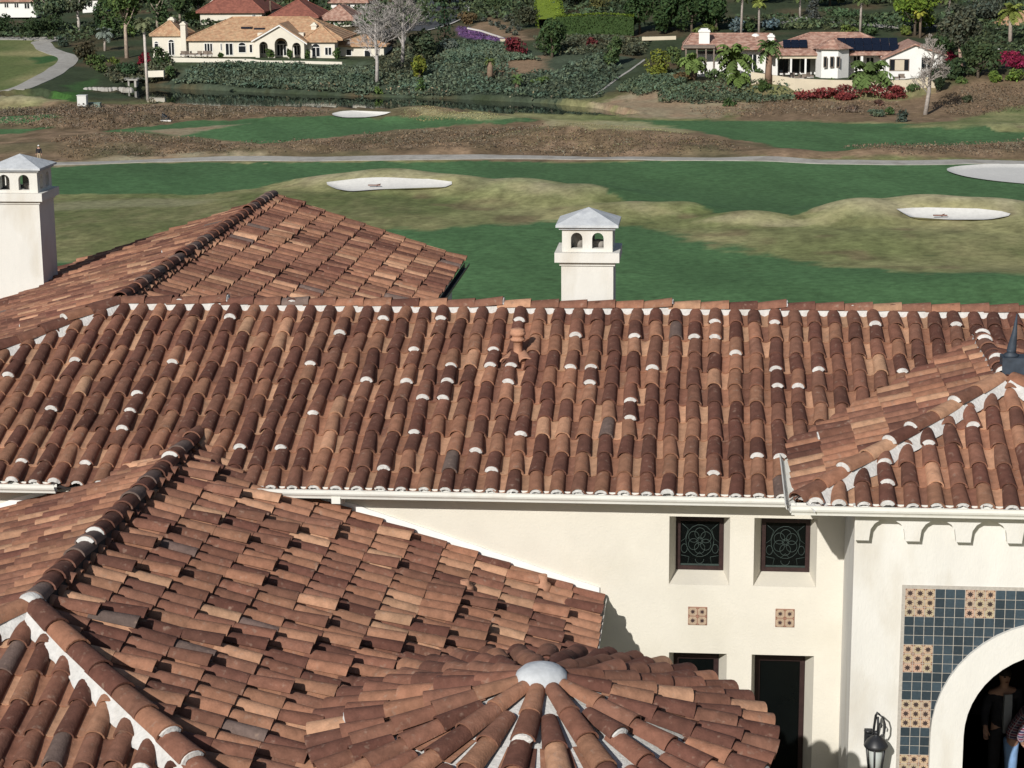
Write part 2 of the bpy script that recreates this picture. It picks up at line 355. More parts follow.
for k in range(NC * 4):
    th = 2 * math.pi * (k + .37) / (NC * 4)
    chain(th, .22 if k % 4 == 0 else (.70 if k % 4 == 2 else 1.52), MIX_TOWER)
ring = 72
for (ra, rb, mi, dz) in ((.0, .95, 1, .03), (.95, TR, 1, .0)):
    A = [TC + V((ra * math.cos(2 * math.pi * k / ring), ra * math.sin(2 * math.pi * k / ring), cone(ra) - TC.z + (.03 if ra < .9 else 0.03))) for k in range(ring + 1)]
    B = [TC + V((rb * math.cos(2 * math.pi * k / ring), rb * math.sin(2 * math.pi * k / ring), cone(rb) - TC.z + (.03 if rb < 1 else 0.0))) for k in range(ring + 1)]
    mb.strip(A, B, mi, True)
# pans between the rows
for k in range(NC * 4):
    th = 2 * math.pi * (k + .87) / (NC * 4); d = V((math.cos(th), math.sin(th), 0)); e = V((-math.sin(th), math.cos(th), 0))
    r = TR + .03
    while r > 1.05:
        ro = r - .38
        if rnd.random() < .82:
            mb.poly([TC + d * r + e * .07 + V((0, 0, cone(r) - TC.z + .055)), TC + d * ro + e * .06 + V((0, 0, cone(ro) - TC.z + .035)), TC + d * ro - e * .06 + V((0, 0, cone(ro) - TC.z + .035)), TC + d * r - e * .07 + V((0, 0, cone(r) - TC.z + .055))], 0, tcol(MIX_FG))
        r -= .38
o_tw = mb.build('roof', ROOFM, house); o_tw['label'] = 'round tower roof of tile rows fanning out from a grey cap'
m = MB(); m.lathe(TC + V((0, 0, TH2 - .02)), [(.255, -.06), (.255, .02), (.235, .09), (.18, .14), (.10, .17), (.03, .18)], 28); m.build('dome_cap', M_STONE, o_tw)
m = MB(); m.lathe(V((TC.x, TC.y, 0)), [(TR - .25, 0), (TR - .25, TC.z - .1), (TR - .02, TC.z - .06), (TR - .02, TC.z + .01)], 48); m.build('tower_wall', M_STUC, house)
# --- entrance wing roof
LWd = (XP - XWE); XE2 = 6.5; tpr = (ZP - ZW) / (XE2 - XP)
mS = MB(); hip1 = ((XWE, YWF, 0), V((1, -1, 0)).normalized())
ybk = YE + (ZP - ZE) / TP
vly = ((XP, ybk, 0), V((-1, 1, 0)).normalized())
slope(mS, (XWE, ybk + .3, ZW), (0, -1, 0), (cp, 0, sp), ybk - YWF + .5, LWd / cp + .05, keep=[hip1, vly], mix=MIX_WING, boost=.08, mortar=0.25)
mS.extrude([(XWE, YWF, ZW - .10), (XP, YP, ZP - .10), (XP, ybk, ZP - .10), (XWE, YE + (ZW - ZE) / TP, ZW - .10)], (0, 0, .028), 2)
o_ws = mS.build('roof', ROOFM, house, cuts=[hip1, ((XP, 0, 0), (1, 0, 0)), vly])
mS = MB(); hip2 = ((XP, YP, 0), V((YP - YWF, XE2 - XP, 0)).normalized())
slope(mS, (XWE, YWF, ZW), (1, 0, 0), (0, cp, sp), XE2 - XWE, (YP - YWF) / cp + .05, keep=[((XWE, YWF, 0), V((-1, 1, 0)).normalized()), hip2], mix=MIX_MAIN, boost=.14, phase=.62)
mS.extrude([(XWE, YWF, ZW - .10), (XE2, YWF, ZW - .10), (XP, YP, ZP - .10)], (0, 0, .028), 2)
o_wf = mS.build('roof', ROOFM, house, cuts=[((XWE, YWF, 0), V((-1, 1, 0)).normalized()), hip2]); o_wf['label'] = 'entrance roof slope above the white gutter and arched brackets'
mS = MB(); pr = math.atan(tpr)
slope(mS, (XE2, YWF, ZW), (0, 1, 0), (-math.cos(pr), 0, math.sin(pr)), ybk - YWF + 1, (XE2 - XP) / math.cos(pr) + .05, keep=[((XP, YP, 0), V((-(YP - YWF), -(XE2 - XP), 0)).normalized())], mix=MIX_WING, boost=.1, mortar=.2)
mS.extrude([(XE2, YWF, ZW - .10), (XE2, ybk, ZW - .10), (XP, ybk, ZP - .10), (XP, YP, ZP - .10)], (0, 0, .028), 2)
mS.build('roof', ROOFM, house, cuts=[((XP, YP, 0), V((-(YP - YWF), -(XE2 - XP), 0)).normalized()), ((XP, 0, 0), (-1, 0, 0))])
t = MB(); m = MB()
ridge(t, m, V((XWE, YWF, ZW)), V((XP - .08, YP - .08, ZP)), mix=MIX_FG, rise=.10, mw=.2, drop=.0, boost=.25, r=.12)
ridge(t, m, V((XE2, YWF, ZW)), V((XP + .08, YP - .08, ZP)), mix=MIX_FG, rise=.10, mw=.2, drop=.0, boost=.25, r=.12)
ridge(t, m, V((XP, YP + .1, ZP)), V((XP, ybk + .15, ZP)), mix=(('dark', 60), ('mid', 40)), rise=.10, mw=.13, drop=.03, boost=.6, r=.12)
t.build('ridge_tile_row', [M_TILE, M_MORT], o_wf); m.build('ridge_mortar', M_MORT, o_wf)
yf_ = YP + .16; q0 = at_y(1001, 362, yf_); q1 = at_y(1011, 356, yf_); q2 = at_y(1017, 314, yf_)
m = MB(); m.box(q0.x, q0.x + .62, YP + .03, YP + .29, ZP - .05, q1.z)
m.tube([(q1.x, yf_, q1.z), (q1.x + .005, yf_, q1.z + .10), (q1.x + .03, yf_, q1.z + (q2.z - q1.z) * .55), (q2.x, yf_, q2.z)], [.055, .06, .034, .007], 10)
m.lathe(V((q1.x, yf_, q1.z - .01)), [(.085, 0), (.095, .03), (.05, .06), (.06, .09), (.04, .11)], 14)
m.build('finial', M_BLUE, o_wf)

# --- walls
def holed(mb, x0, x1, z0, z1, y, holes, mi=0):
    xs = sorted({x0, x1, *[h[0] for h in holes], *[h[1] for h in holes]}); zs = sorted({z0, z1, *[h[2] for h in holes], *[h[3] for h in holes]})
    for i in range(len(xs) - 1):
        for j in range(len(zs) - 1):
            cx, cz = (xs[i] + xs[i + 1]) / 2, (zs[j] + zs[j + 1]) / 2
            if any(h[0] < cx < h[1] and h[2] < cz < h[3] for h in holes): continue
            mb.poly([(xs[i], y, zs[j]), (xs[i + 1], y, zs[j]), (xs[i + 1], y, zs[j + 1]), (xs[i], y, zs[j + 1])], mi)
mb = MB()
# openings: outer rectangle on the wall face, inner rectangle at the frame
WIN = [dict(o=(-.475, .275, 3.33, 4.215), i=(-.392, .197, 3.43, 4.12)), dict(o=(.572, 1.345, 3.33, 4.215), i=(.672, 1.272, 3.43, 4.12))]
DOOR = [dict(o=(-.465, .26, .02, 2.43), i=(-.41, .158, .02, 2.30)), dict(o=(.570, 1.345, .02, 2.43), i=(.622, 1.248, .02, 2.30))]
holes = [w['o'] for w in WIN + DOOR]
holed(mb, -12.4, XC, 0, ZE - .02, YM, holes)
DP = 0.34
for w in WIN + DOOR:
    a, b, c, d = w['o']; p, q, r, s_ = w['i']; y1 = YM + DP
    mb.poly([(a, YM, c), (a, YM, d), (p, y1, s_), (p, y1, r)]); mb.poly([(b, YM, d), (b, YM, c), (q, y1, r), (q, y1, s_)])
    mb.poly([(a, YM, d), (b, YM, d), (q, y1, s_), (p, y1, s_)]); mb.poly([(b, YM, c), (a, YM, c), (p, y1, r), (q, y1, r)])
# the other sides of the block
mb.poly([(-12.4, YM, 0), (-12.4, YM, ZE), (-12.4, 32.4, ZE), (-12.4, 32.4, 0)])
mb.poly([(-12.4, 32.6, 0), (8.6, 32.6, 0), (8.6, 32.6, ZE), (-12.4, 32.6, ZE)]); mb.poly([(8.6, YM, 0), (8.6, 32.6, 0), (8.6, 32.6, ZE), (8.6, YM, ZE)])
mb.poly([(-5.1, 32.6, 0), (-5.1, YWE - .2, 0), (-5.1, YWE - .2, 4.75), (-5.1, 32.6, 4.75)])
mb.poly([(-5.1, YWE - .2, 0), (-16.2, YWE - .2, 0), (-16.2, YWE - .2, 3.2), (XW, YWE - .2, ZR - .05), (-5.1, YWE - .2, 4.75)])
mb.poly([(-16.2, 32, 0), (-16.2, YWE - .2, 0), (-16.2, YWE - .2, 3.2), (-16.2, 32, 3.2)])
# eave board under the main roof
mb.box(-12.6, 0.98, YE + .10, YM, ZE - .16, ZE - .05)
o_wall = mb.build('wall', M_STUC, house); o_wall['label'] = 'cream stucco wall with two square windows above two tall dark openings'
# front wing walls under its eaves
mb = MB(); mb.box(XF - RW + .3, XFE - .28, YF - RW + .3, YM - .02, 0, ZFE - .06); mb.build('wall', M_STUC, house)
# white flashing where the front wing roof meets the wall
mb = MB(); T0 = []; T1 = []
for k in range(28):
    x = XF + 1.12 + (XFE - XF - 1.12) * k / 27; z = ZF - (x - XF) * TP
    T0.append((x, YM - .03, z)); T1.append((x, YM - .03, z + .125 + rnd.uniform(-.006, .006)))
mb.strip(T0, T1, 0, False); mb.strip(T1, [(p[0], YM, p[2]) for p in T1], 0, False)
mb.build('flashing', M_FLASH, o_fr); mb = MB()
T0 = [(2 * XF - p[0], p[1], p[2]) for p in T0]; T1 = [(2 * XF - p[0], p[1], p[2]) for p in T1]
mb.strip(T0, T1, 0, False)
mb.build('flashing', M_FLASH, o_fr)
# arch wall of the entrance wing
XA, ZS, RA, RM = 4.05, 2.13, 1.05, 1.43
XWR = 6.42
mb = MB(); ZT = ZW - .05
N_ = 24
arc = [(XA - RA * math.cos(math.pi * k / N_), ZS + RA * math.sin(math.pi * k / N_)) for k in range(N_ + 1)]
mb.poly([(XC, YA, 0), (XA - RA, YA, 0), (XA - RA, YA, ZS), (XC, YA, ZS)])
mb.poly([(XA + RA, YA, 0), (XWR, YA, 0), (XWR, YA, ZS), (XA + RA, YA, ZS)])
tops = [(XC, ZS)] + [(XC + (XWR - XC) * k / N_, ZT) for k in range(N_ + 1)] + [(XWR, ZS)]
mb.poly([(XC, YA, ZS), (XA - RA, YA, ZS), (XC, YA, ZT)])
for k in range(N_):
    mb.poly([(tops[k + 1][0], YA, ZT), (arc[k][0], YA, arc[k][1]), (arc[k + 1][0], YA, arc[k + 1][1]), (tops[k + 2][0], YA, ZT)])
mb.poly([(XA + RA, YA, ZS), (XWR, YA, ZS), (XWR, YA, ZT)])
mb.poly([(XC, YA, 0), (XC, YA, ZT), (XC, YM, ZT), (XC, YM, 0)]); mb.poly([(XWR, YA, 0), (XWR, YM, 0), (XWR, YM, ZT), (XWR, YA, ZT)])
RV = [(XA - RA, 0)] + arc + [(XA + RA, 0)]
mb.strip([(x, YA, z) for x, z in RV], [(x, YA + .45, z) for x, z in RV], 0, False)
# soffit
mb.poly([(XWE + .05, YWF + .05, ZW - .06), (XE2 - .05, YWF + .05, ZW - .06), (XE2 - .05, YM + .6, ZW - .06), (XWE + .05, YM + .6, ZW - .06)])
mb.poly([(XWE + .06, YWF + .05, ZW - .06), (XWE + .06, YE + 1.1, ZW - .06), (XWE + .06, YE + 1.1, ZW - .30), (XWE + .06, YM, ZW - .30)][:0] or [(XWE + .05, YWF + .05, ZW - .13), (XE2 - .05, YWF + .05, ZW - .13), (XE2 - .05, YWF + .05, ZW - .06), (XWE + .05, YWF + .05, ZW - .06)])
o_aw = mb.build('wall', M_STUW, house); o_aw['label'] = 'entrance wall with a tiled arch and scalloped brackets under the gutter'
# porch interior
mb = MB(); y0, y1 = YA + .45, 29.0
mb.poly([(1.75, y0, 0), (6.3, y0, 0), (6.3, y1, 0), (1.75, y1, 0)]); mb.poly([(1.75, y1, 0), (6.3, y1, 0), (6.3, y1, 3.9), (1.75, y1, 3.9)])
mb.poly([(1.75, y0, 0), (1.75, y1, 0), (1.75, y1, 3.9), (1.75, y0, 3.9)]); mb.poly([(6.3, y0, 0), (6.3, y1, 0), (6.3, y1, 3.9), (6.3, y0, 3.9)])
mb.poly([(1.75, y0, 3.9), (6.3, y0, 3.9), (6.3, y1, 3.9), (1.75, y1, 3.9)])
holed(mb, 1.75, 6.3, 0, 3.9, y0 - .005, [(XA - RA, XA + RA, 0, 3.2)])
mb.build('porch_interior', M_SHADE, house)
# plain moulding round the arch, its back edge on the tiles
mb = MB(); PR = .075
inn = [(XA - RA, 0)] + arc + [(XA + RA, 0)]; outr = [(XA - RM, 0)] + [(XA - RM * math.cos(math.pi * k / N_), ZS + RM * math.sin(math.pi * k / N_)) for k in range(N_ + 1)] + [(XA + RM, 0)]
mb.strip([(x, YA - PR, z) for x, z in inn], [(x, YA - PR, z) for x, z in outr], 0, False)
mb.strip([(x, YA - PR, z) for x, z in outr], [(x, YA, z) for x, z in outr], 0, True); mb.strip([(x, YA - PR, z) for x, z in inn], [(x, YA + .0, z) for x, z in inn], 0, True)
mb.build('arch_moulding', M_STUW, o_aw)
# glazed tile surround: square blocks of star tiles and navy tiles
mb = MB(); X0, Z0, TS = 2.275, 3.905, 0.1138
ncol, nrow = 31, 34
GR = (.40, .37, .33)
RB = RM - .05; xl_, xr_, zt_ = X0 - .035, X0 + ncol * TS + .035, Z0 + .035
bo = [(XA - RB, .05)] + [(XA - RB * math.cos(math.pi * k / N_), ZS + RB * math.sin(math.pi * k / N_)) for k in range(N_ + 1)] + [(XA + RB, .05)]
bt = [(xl_, .05), (xl_, ZS)] + [(xl_ + (xr_ - xl_) * k / (N_ - 2), zt_) for k in range(N_ - 1)] + [(xr_, ZS), (xr_, .05)]
bt = bt[:len(bo)]
mb.strip([(x, YA - .014, z) for x, z in bo], [(x, YA - .014, z) for x, z in bt], 0, False, GR)
for p, q in (((xl_, .05), (xl_, zt_)), ((xl_, zt_), (xr_, zt_))): mb.strip([(p[0], YA - .014, p[1]), (q[0], YA - .014, q[1])], [(p[0], YA, p[1]), (q[0], YA, q[1])], 0, False, GR)
for c in range(ncol):
    for r in range(nrow):
        x, z = X0 + c * TS, Z0 - (r + 1) * TS; cx, cz = x + TS / 2, z + TS / 2
        if (abs(cx - XA) < RM - .09 and cz < ZS) or (cz >= ZS and math.hypot(cx - XA, cz - ZS) < RM - .09): continue
        bc, br = c // 3, r // 3
        star = (br == 0 and bc % 2 == 0) or (bc in (0, 10) and br % 2 == 0)
        g = .0045
        if star:
            base = (.43 * rnd.uniform(.92, 1.08), .32 * rnd.uniform(.94, 1.06), .225)
            mb.box(x + g, x + TS - g, YA - .020, YA - .014, z + g, z + TS - g, 0, base)
            q = [];
            for k in range(16):
                a = math.pi * k / 8; rr = .041 if k % 2 == 0 else .021; q.append((cx + rr * math.cos(a), YA - .0215, cz + rr * math.sin(a)))
            mb.poly(q, 0, (.045, .03, .03))
            for sx in (-1, 1):
                for sz in (-1, 1):
                    ex, ez = cx + sx * (TS / 2 - g), cz + sz * (TS / 2 - g)
                    mb.poly([(ex, YA - .0215, ez), (ex - sx * .021, YA - .0215, ez), (ex, YA - .0215, ez - sz * .021)], 0, (.20, .085, .055))
        else:
            k = rnd.uniform(.7, 1.35); mb.box(x + g, x + TS - g, YA - .020, YA - .014, z + g, z + TS - g, 0, (.033 * k, .050 * k, .064 * k))
mb.build('tile_surround', M_ATTR, o_aw)
# scalloped bracket course
mb = MB(); yF = 22.92; zb, zt = 4.505, ZW - .13
step, bw = .572, .165; x = XC - .01; prof = [(x, zt), (x, zb)]
for i in range(9):
    xe = x + bw
    if xe > XWR - .3: prof += [(XWR, zb), (XWR, zt)]; break
    prof.append((xe, zb))
    for k in range(0, 9):
        a = math.pi * k / 8; prof.append((xe + (step - bw) * .5 * (1 - math.cos(a)) , zb + .02 + .24 * math.sin(a) ** .75))
    x += step; prof.append((x, zb))
prof = [p for p in prof if p[0] <= XWR + 1e-6]
if prof[-1][1] != zt: prof += [(XWR, zb), (XWR, zt)]
# strip of quads under the cornice, front and underside
Fv = [(a, yF, b) for a, b in prof[1:-1]]; Tv = [(a, yF, zt) for a, b in prof[1:-1]]
mb.strip(Fv, Tv, 0, False); mb.strip([(a, yF, b) for a, b in prof[1:-1]], [(a, YA, b) for a, b in prof[1:-1]], 0, False)
mb.poly([(XC - .01, yF, zb), (XC - .01, yF, zt), (XC - .01, YA, zt), (XC - .01, YA, zb)])
mb.box(XC - .12, XWR + .05, yF - .04, YA, zt, ZW - .065)
mb.build('bracket_course', M_STUW, o_aw)
# --- windows and openings
def tracery(mb, cx, cz, w, h, y):
    def ln(pts, r=.0042): mb.tube([(cx + a * w / 2, y, cz + b * h / 2) for a, b in pts], r, 5)
    def circ(a, b, ra, rb, t0=0, t1=2 * math.pi, n=18): ln([(a + ra * math.cos(t0 + (t1 - t0) * k / n), b + rb * math.sin(t0 + (t1 - t0) * k / n)) for k in range(n + 1)])
    for k in range(6):
        a = math.pi / 3 * k + .5; circ(.36 * math.cos(a), .1 + .33 * math.sin(a), .27, .25)
    circ(0, .1, .16, .16); circ(0, .1, .72, .72)
    for sx in (-1, 1):
        ln([(sx * .98, .9), (sx * .6, .62), (sx * .75, .2), (sx * .98, .05)]); ln([(sx * .98, -.55), (sx * .55, -.62), (sx * .62, -.95)]); circ(sx * .8, -.25, .16, .2)
    circ(0, -.72, .22, .2, math.pi, 2 * math.pi); ln([(-.22, -.6), (0, -.4), (.22, -.6)])
for w in WIN:
    a, b, c, d = w['i']; y = YM + DP; f = .052
    wd = MB(); wd.box(a, a + f, y - .035, y + .02, c, d); wd.box(b - f, b, y - .035, y + .02, c, d); wd.box(a + f, b - f, y - .035, y + .02, d - f, d); wd.box(a + f, b - f, y - .035, y + .02, c, c + f)
    wo = wd.build('window', M_DARKW, house)
    g = MB(); g.box(a + f, b - f, y - .008, y + .004, c + f, d - f); g.build('pane', M_GLASS, wo)
    g = MB(); tracery(g, (a + b) / 2, (c + d) / 2, b - a - 2 * f, d - c - 2 * f, y - .013); g.box(a + f, b - f, y - .02, y - .009, c + f, c + f + .022); g.build('leaded_tracery', M_LEAD, wo)
for w in DOOR:
    a, b, c, d = w['i']; y = YM + DP; f = .06
    wd = MB(); wd.box(a, a + f, y - .03, y + .03, c, d); wd.box(b - f, b, y - .03, y + .03, c, d); wd.box(a + f, b - f, y - .03, y + .03, d - f, d)
    wo = wd.build('glazed_door', M_DARKW, house); g = MB(); g.box(a + f, b - f, y + .005, y + .02, c, d - f); g.build('pane', M_GLASS, wo)
for cx in (-.113, .972):
    mb = MB(); s_ = .118; z = 2.925
    mb.box(cx - s_, cx + s_, YM - .012, YM, z - s_, z + s_, 0, (.30, .17, .12))
    for i in (0, 1):
        for j in (0, 1):
            x0, z0 = cx - s_ + .006 + i * .117, z - s_ + .006 + j * .117
            mb.box(x0, x0 + .105, YM - .018, YM - .012, z0, z0 + .105, 0, (.40, .30, .215))
            q = [(x0 + .0525 + (.035 if k % 2 == 0 else .017) * math.cos(math.pi * k / 8), YM - .0195, z0 + .0525 + (.035 if k % 2 == 0 else .017) * math.sin(math.pi * k / 8)) for k in range(16)]
            mb.poly(q, 0, (.05, .03, .03))
            for sx in (0, 1):
                for sz in (0, 1):
                    ex, ez = x0 + .105 * sx, z0 + .105 * sz; u = 1 - 2 * sx; v = 1 - 2 * sz
                    mb.poly([(ex, YM - .0195, ez), (ex + u * .02, YM - .0195, ez), (ex, YM - .0195, ez + v * .02)], 0, (.22, .10, .07))
    mb.build('tile_inset', M_ATTR, house)
# --- gutters
def gutter(a, b, out, h=.125, w=.125, ends=True):
    a = V(a); b = V(b); o = V(out); P = [(0, 0), (.62, 0), (.70, .30), (.92, .42), (1, .62), (1, .95), (1.06, .95), (1.06, 1.0), (.96, 1.0), (.90, .5), (.6, .1), (.08, .1), (.08, 1), (0, 1)]
    m = MB(); m.extrude([a + o * (p[0] * w) + UPV * ((p[1] - 1) * h) for p in P], b - a); 
    n = int((b - a).length / 1.3)
    for k in range(n): q = a + (b - a) * ((k + .5) / n) + o * (w * .5); m.box(q.x - .012, q.x + .012, q.y - w * .5, q.y + w * .56, q.z - .006, q.z + .006) if abs(o.y) > .5 else None
    return m.build('gutter', M_TRIM, house)
gutter((-5.75, YE - .0, ZE - .005), (.93, YE - .0, ZE - .005), (0, -1, 0))
gutter((-13, YE, ZE - .005), (-8.15, YE, ZE - .005), (0, -1, 0))
gutter((XWE - .1, YWF, ZW - .005), (XE2 + .1, YWF, ZW - .005), (0, -1, 0))
gutter((XWE - .03, YWF, ZW - .035), (XWE - .03, YE + (ZW - ZE) / TP - .05, ZW - .035), (-1, 0, 0), .09, .13)
gutter((XFE, YF - RW, ZFE), (XFE, YM - .03, ZFE), (1, 0, 0), .10, .09)
m = gutter((XRE - .02, YR + 2, ZR - (XRE - XW) * TP - .06), (XRE - .02, YRK, ZR - (XRE - XW) * TP - .06), (1, 0, 0), .11, .10); m.data.materials[0] = M_IRON
m = MB(); m.box(-4.64, -4.53, YM - .12, YM - .03, ZF - 2.03 * TP + .1, ZE - .12); m.box(-4.64, -4.53, YE - .1, YM - .03, ZE - .19, ZE - .11); m.build('downspout', M_TRIM, house)
# --- chimneys
def chimney(xl, xr, yf, dep, zb, zl0, zl1, za, zc, zt, label):
    """stucco shaft, ledge, arcaded lantern with clay flues, hipped grey cap"""
    m = MB(); w = xr - xl; yb = yf + dep
    m.box(xl, xr, yf, yb, zb, zl0 - .0)
    m.box(xl - .025, xr + .025, yf - .025, yb + .025, zl0 - .055, zl0)
    co = m.build('chimney', M_STUW, house); co['label'] = label
    m = MB(); e = .09; m.box(xl - e, xr + e, yf - e, yb + e, zl0, zl1); m.build('ledge', M_STUW, co)
    # arcade: a wall with two arched openings on every side
    m = MB(); i = .012
    def side(p, dx, L, nrm):
        p = V(p); dx = V(dx); hw = L * .115; H = za - zl1
        cs = (L * .29, L * .71); zs = zl1 + H * .60; K = 8
        def q(u, z): return p + dx * u + V((0, 0, z))
        edges = [0] + [v for c in cs for v in (c - hw, c + hw)] + [L]
        for j in (0, 2, 4): m.poly([q(edges[j], zl1), q(edges[j + 1], zl1), q(edges[j + 1], za), q(edges[j], za)])
        for c in cs:
            A = [(c - hw, zl1 + .05)] + [(c - hw * math.cos(math.pi * k / K), zs + hw * math.sin(math.pi * k / K)) for k in range(K + 1)] + [(c + hw, zl1 + .05)]
            m.strip([q(u, z) for u, z in A], [q(u, za) for u, z in A], 0, False)
            m.poly([q(c - hw, zl1), q(c + hw, zl1), q(c + hw, zl1 + .05), q(c - hw, zl1 + .05)])
            th = V(nrm) * -.10; m.strip([q(u, z) for u, z in A], [q(u, z) + th for u, z in A], 0, False); m.poly([q(c - hw, zl1 + .05), q(c + hw, zl1 + .05), q(c + hw, zl1 + .05) + th, q(c - hw, zl1 + .05) + th])
    side((xl + i, yf + i, 0), (1, 0, 0), w - 2 * i, (0, -1, 0)); side((xr - i, yf + i, 0), (0, 1, 0), dep - 2 * i, (1, 0, 0))
    side((xr - i, yb - i, 0), (-1, 0, 0), w - 2 * i, (0, 1, 0)); side((xl + i, yb - i, 0), (0, -1, 0), dep - 2 * i, (-1, 0, 0))
    m.build('arcade', M_STUW, co)
    m = MB()
    for c, hgt in ((.31, .75), (.68, .35)): m.lathe(V((xl + w * c, yf + dep * .45, zl1)), [(.10, 0), (.10, (za - zl1) * hgt), (.08, (za - zl1) * hgt + .01)], 14)
    m.build('flue', M_FLUE, co)
    m = MB(); m.box(xl - .03, xr + .03, yf - .03, yb + .03, za, za + .035); e = .075
    m.box(xl - e, xr + e, yf - e, yb + e, za + .035, za + .07, 0)
    cx, cy = (xl + xr) / 2, (yf + yb) / 2; B = [(xl - e, yf - e, za + .07), (xr + e, yf - e, za + .07), (xr + e, yb + e, za + .07), (xl - e, yb + e, za + .07)]
    for k in range(4): m.poly([B[k], B[(k + 1) % 4], (cx, cy, zt)], 0)
    m.build('cap', M_STONE, co)
    return co
chimney(-2.14, -1.395, 29.2, .75, 5.4, 6.635, 6.775, 7.10, 7.15, 7.37, 'white chimney standing on the far side of the main ridge, arched openings under a grey cap')
q0 = at_y(0, 300, 36.6); q1 = at_y(44, 287, 36.6)
zz = lambda y: at_y(36, y, 36.6).z
chimney(q1.x - .90, q1.x, 36.6, .85, 3.9, zz(201), zz(193), zz(172), zz(168), zz(152) - .08, 'white chimney rising from the rear wing slope at the edge of the photo')
# ------------------------------------------------------------------ land
import numpy as np
def px_x(px): return at_y(px, 60, 300).x
PROF = [(-250, [(280, -13), (300, -11), (340, -8.5), (420, -6.5), (520, 2), (900, 40), (1600, 60)]),
 (40, [(262, -13), (270, -12.4), (300, -11), (335, -9.5), (345, -8.6), (420, -6.0), (520, 2), (900, 40), (1600, 60)]),
 (100, [(275, -13), (285, -12.6), (300, -11.3), (330, -9.5), (360, -7.6), (420, -5.5), (520, 3), (900, 42), (1600, 60)]),
 (150, [(293.5, -13), (297, -12.3), (302, -10.8), (325, -9.8), (345, -8.2), (420, -5), (520, 3), (900, 42), (1600, 60)]),
 (165, [(292.8, -13.05), (298.5, -10.7), (301, -9.65), (322, -9.6), (335, -8.2), (420, -4.8), (520, 4), (900, 42), (1600, 60)]),
 (240, [(286.3, -13.05), (297.5, -10.9), (299.3, -10.8), (299.9, -9.7), (322, -9.6), (335, -8.2), (420, -4.6), (520, 4), (900, 42), (1600, 60)]),
 (335, [(280, -13.05), (291, -11.6), (299.2, -11.1), (299.9, -9.9), (322, -9.7), (335, -8.2), (420, -4.2), (520, 4), (900, 42), (1600, 60)]),
 (400, [(277.3, -13.05), (290, -11.2), (310, -9.3), (330, -8.2), (360, -5.8), (420, -3), (520, 5), (900, 42), (1600, 60)]),
 (450, [(275, -13.05), (290, -10.6), (310, -8.2), (330, -7.6), (360, -5.5), (420, -2.5), (520, 6), (900, 42), (1600, 60)]),
 (540, [(269.3, -13.05), (285, -10.5), (305, -8), (330, -6.6), (350, -5), (420, 0), (520, 8), (900, 42), (1600, 60)]),
 (600, [(262, -13.05), (285, -10.3), (302, -8.0), (318, -7), (350, -4.5), (420, 1), (520, 9), (900, 44), (1600, 60)]),
 (640, [(249, -13), (262, -12.4), (285, -9.9), (300, -9), (320, -7), (400, 0), (520, 10), (900, 44), (1600, 60)]),
 (690, [(246, -13), (256, -12.7), (264, -11.3), (270, -10.6), (285, -10.4), (298, -8.5), (330, -5.5), (400, 1), (520, 10), (900, 44), (1600, 60)]),
 (745, [(246, -13), (256, -12.8), (264, -12.0), (267, -10.7), (286, -10.4), (300, -8.2), (330, -5.5), (400, 1), (520, 10), (900, 44), (1600, 60)]),
 (760, [(246, -13), (256, -12.85), (264.6, -12.3), (265.4, -10.5), (288, -10.4), (300, -8.2), (330, -5.5), (400, 1), (520, 10), (900, 44), (1600, 60)]),
 (905, [(246, -13), (256, -12.85), (264.6, -12.2), (265.4, -10.5), (288, -10.4), (300, -8.2), (330, -5.8), (400, 1), (520, 10), (900, 44), (1600, 60)]),
 (945, [(250, -13), (262, -11.8), (272, -9.9), (290, -9.2), (330, -6), (400, 1), (520, 10), (900, 44), (1600, 60)]),
 (1024, [(250, -13), (265, -11.2), (275, -9.4), (300, -8.8), (330, -6.5), (400, 0), (520, 9), (900, 44), (1600, 60)]),
 (1400, [(250, -13), (265, -11.2), (275, -9.4), (300, -8.8), (330, -6.5), (400, 0), (520, 9), (900, 44), (1600, 60)])]
PXS = [px_x(p) for p, _ in PROF]
MOUND = []
def mound(px, py, h, sx, sy, z=-13.0):
    p = at_z(px, py, z); MOUND.append((p.x, p.y, h, sx, sy))
for a in ((335, 188, 1.15, 5, 4.5), (390, 187, 1.8, 6.5, 5), (450, 189, 1.4, 6.5, 4.5), (520, 193, 1.5, 6, 4.5), (580, 198, 1.35, 6, 4.5), (632, 212, .85, 5, 4), (683, 211, .85, 3.5, 3), (752, 220, .85, 4, 3),
          (862, 218, 1.7, 4.5, 4.5), (925, 215, 1.75, 6, 4.5), (985, 217, 1.5, 6, 4.5), (1050, 226, .7, 9, 6), (900, 240, .5, 10, 7), (300, 200, .4, 10, 8),
          (360, 117, 1.0, 5, 5), (420, 117, 1.35, 6, 5), (470, 121, 1.0, 6, 5), (510, 122, .6, 5, 4), (330, 121, .5, 5, 5), (520, 141, 1.0, 6, 6), (575, 139, 1.5, 7, 6), (635, 142, 1.2, 7, 6), (690, 150, .7, 7, 5), (790, 157, .8, 5, 4), (900, 158, 1.0, 9, 4), (985, 156, .9, 10, 4),
          (70, 121, .8, 10, 4), (150, 117, .35, 7, 3), (220, 117, .45, 6, 3), (285, 119, .45, 6, 3), (120, 150, .6, 14, 4), (250, 155, .7, 10, 4), (380, 154, .7, 12, 4), (480, 150, .6, 8, 4), (20, 106, 1.3, 6, 3), (65, 107, .9, 5, 3), (990, 131, .8, 10, 5), (30, 150, .5, 8, 4),
          (300, 225, .35, 14, 10), (150, 235, .35, 12, 8), (880, 285, .5, 10, 7), (1010, 290, .9, 9, 6)): mound(*a)
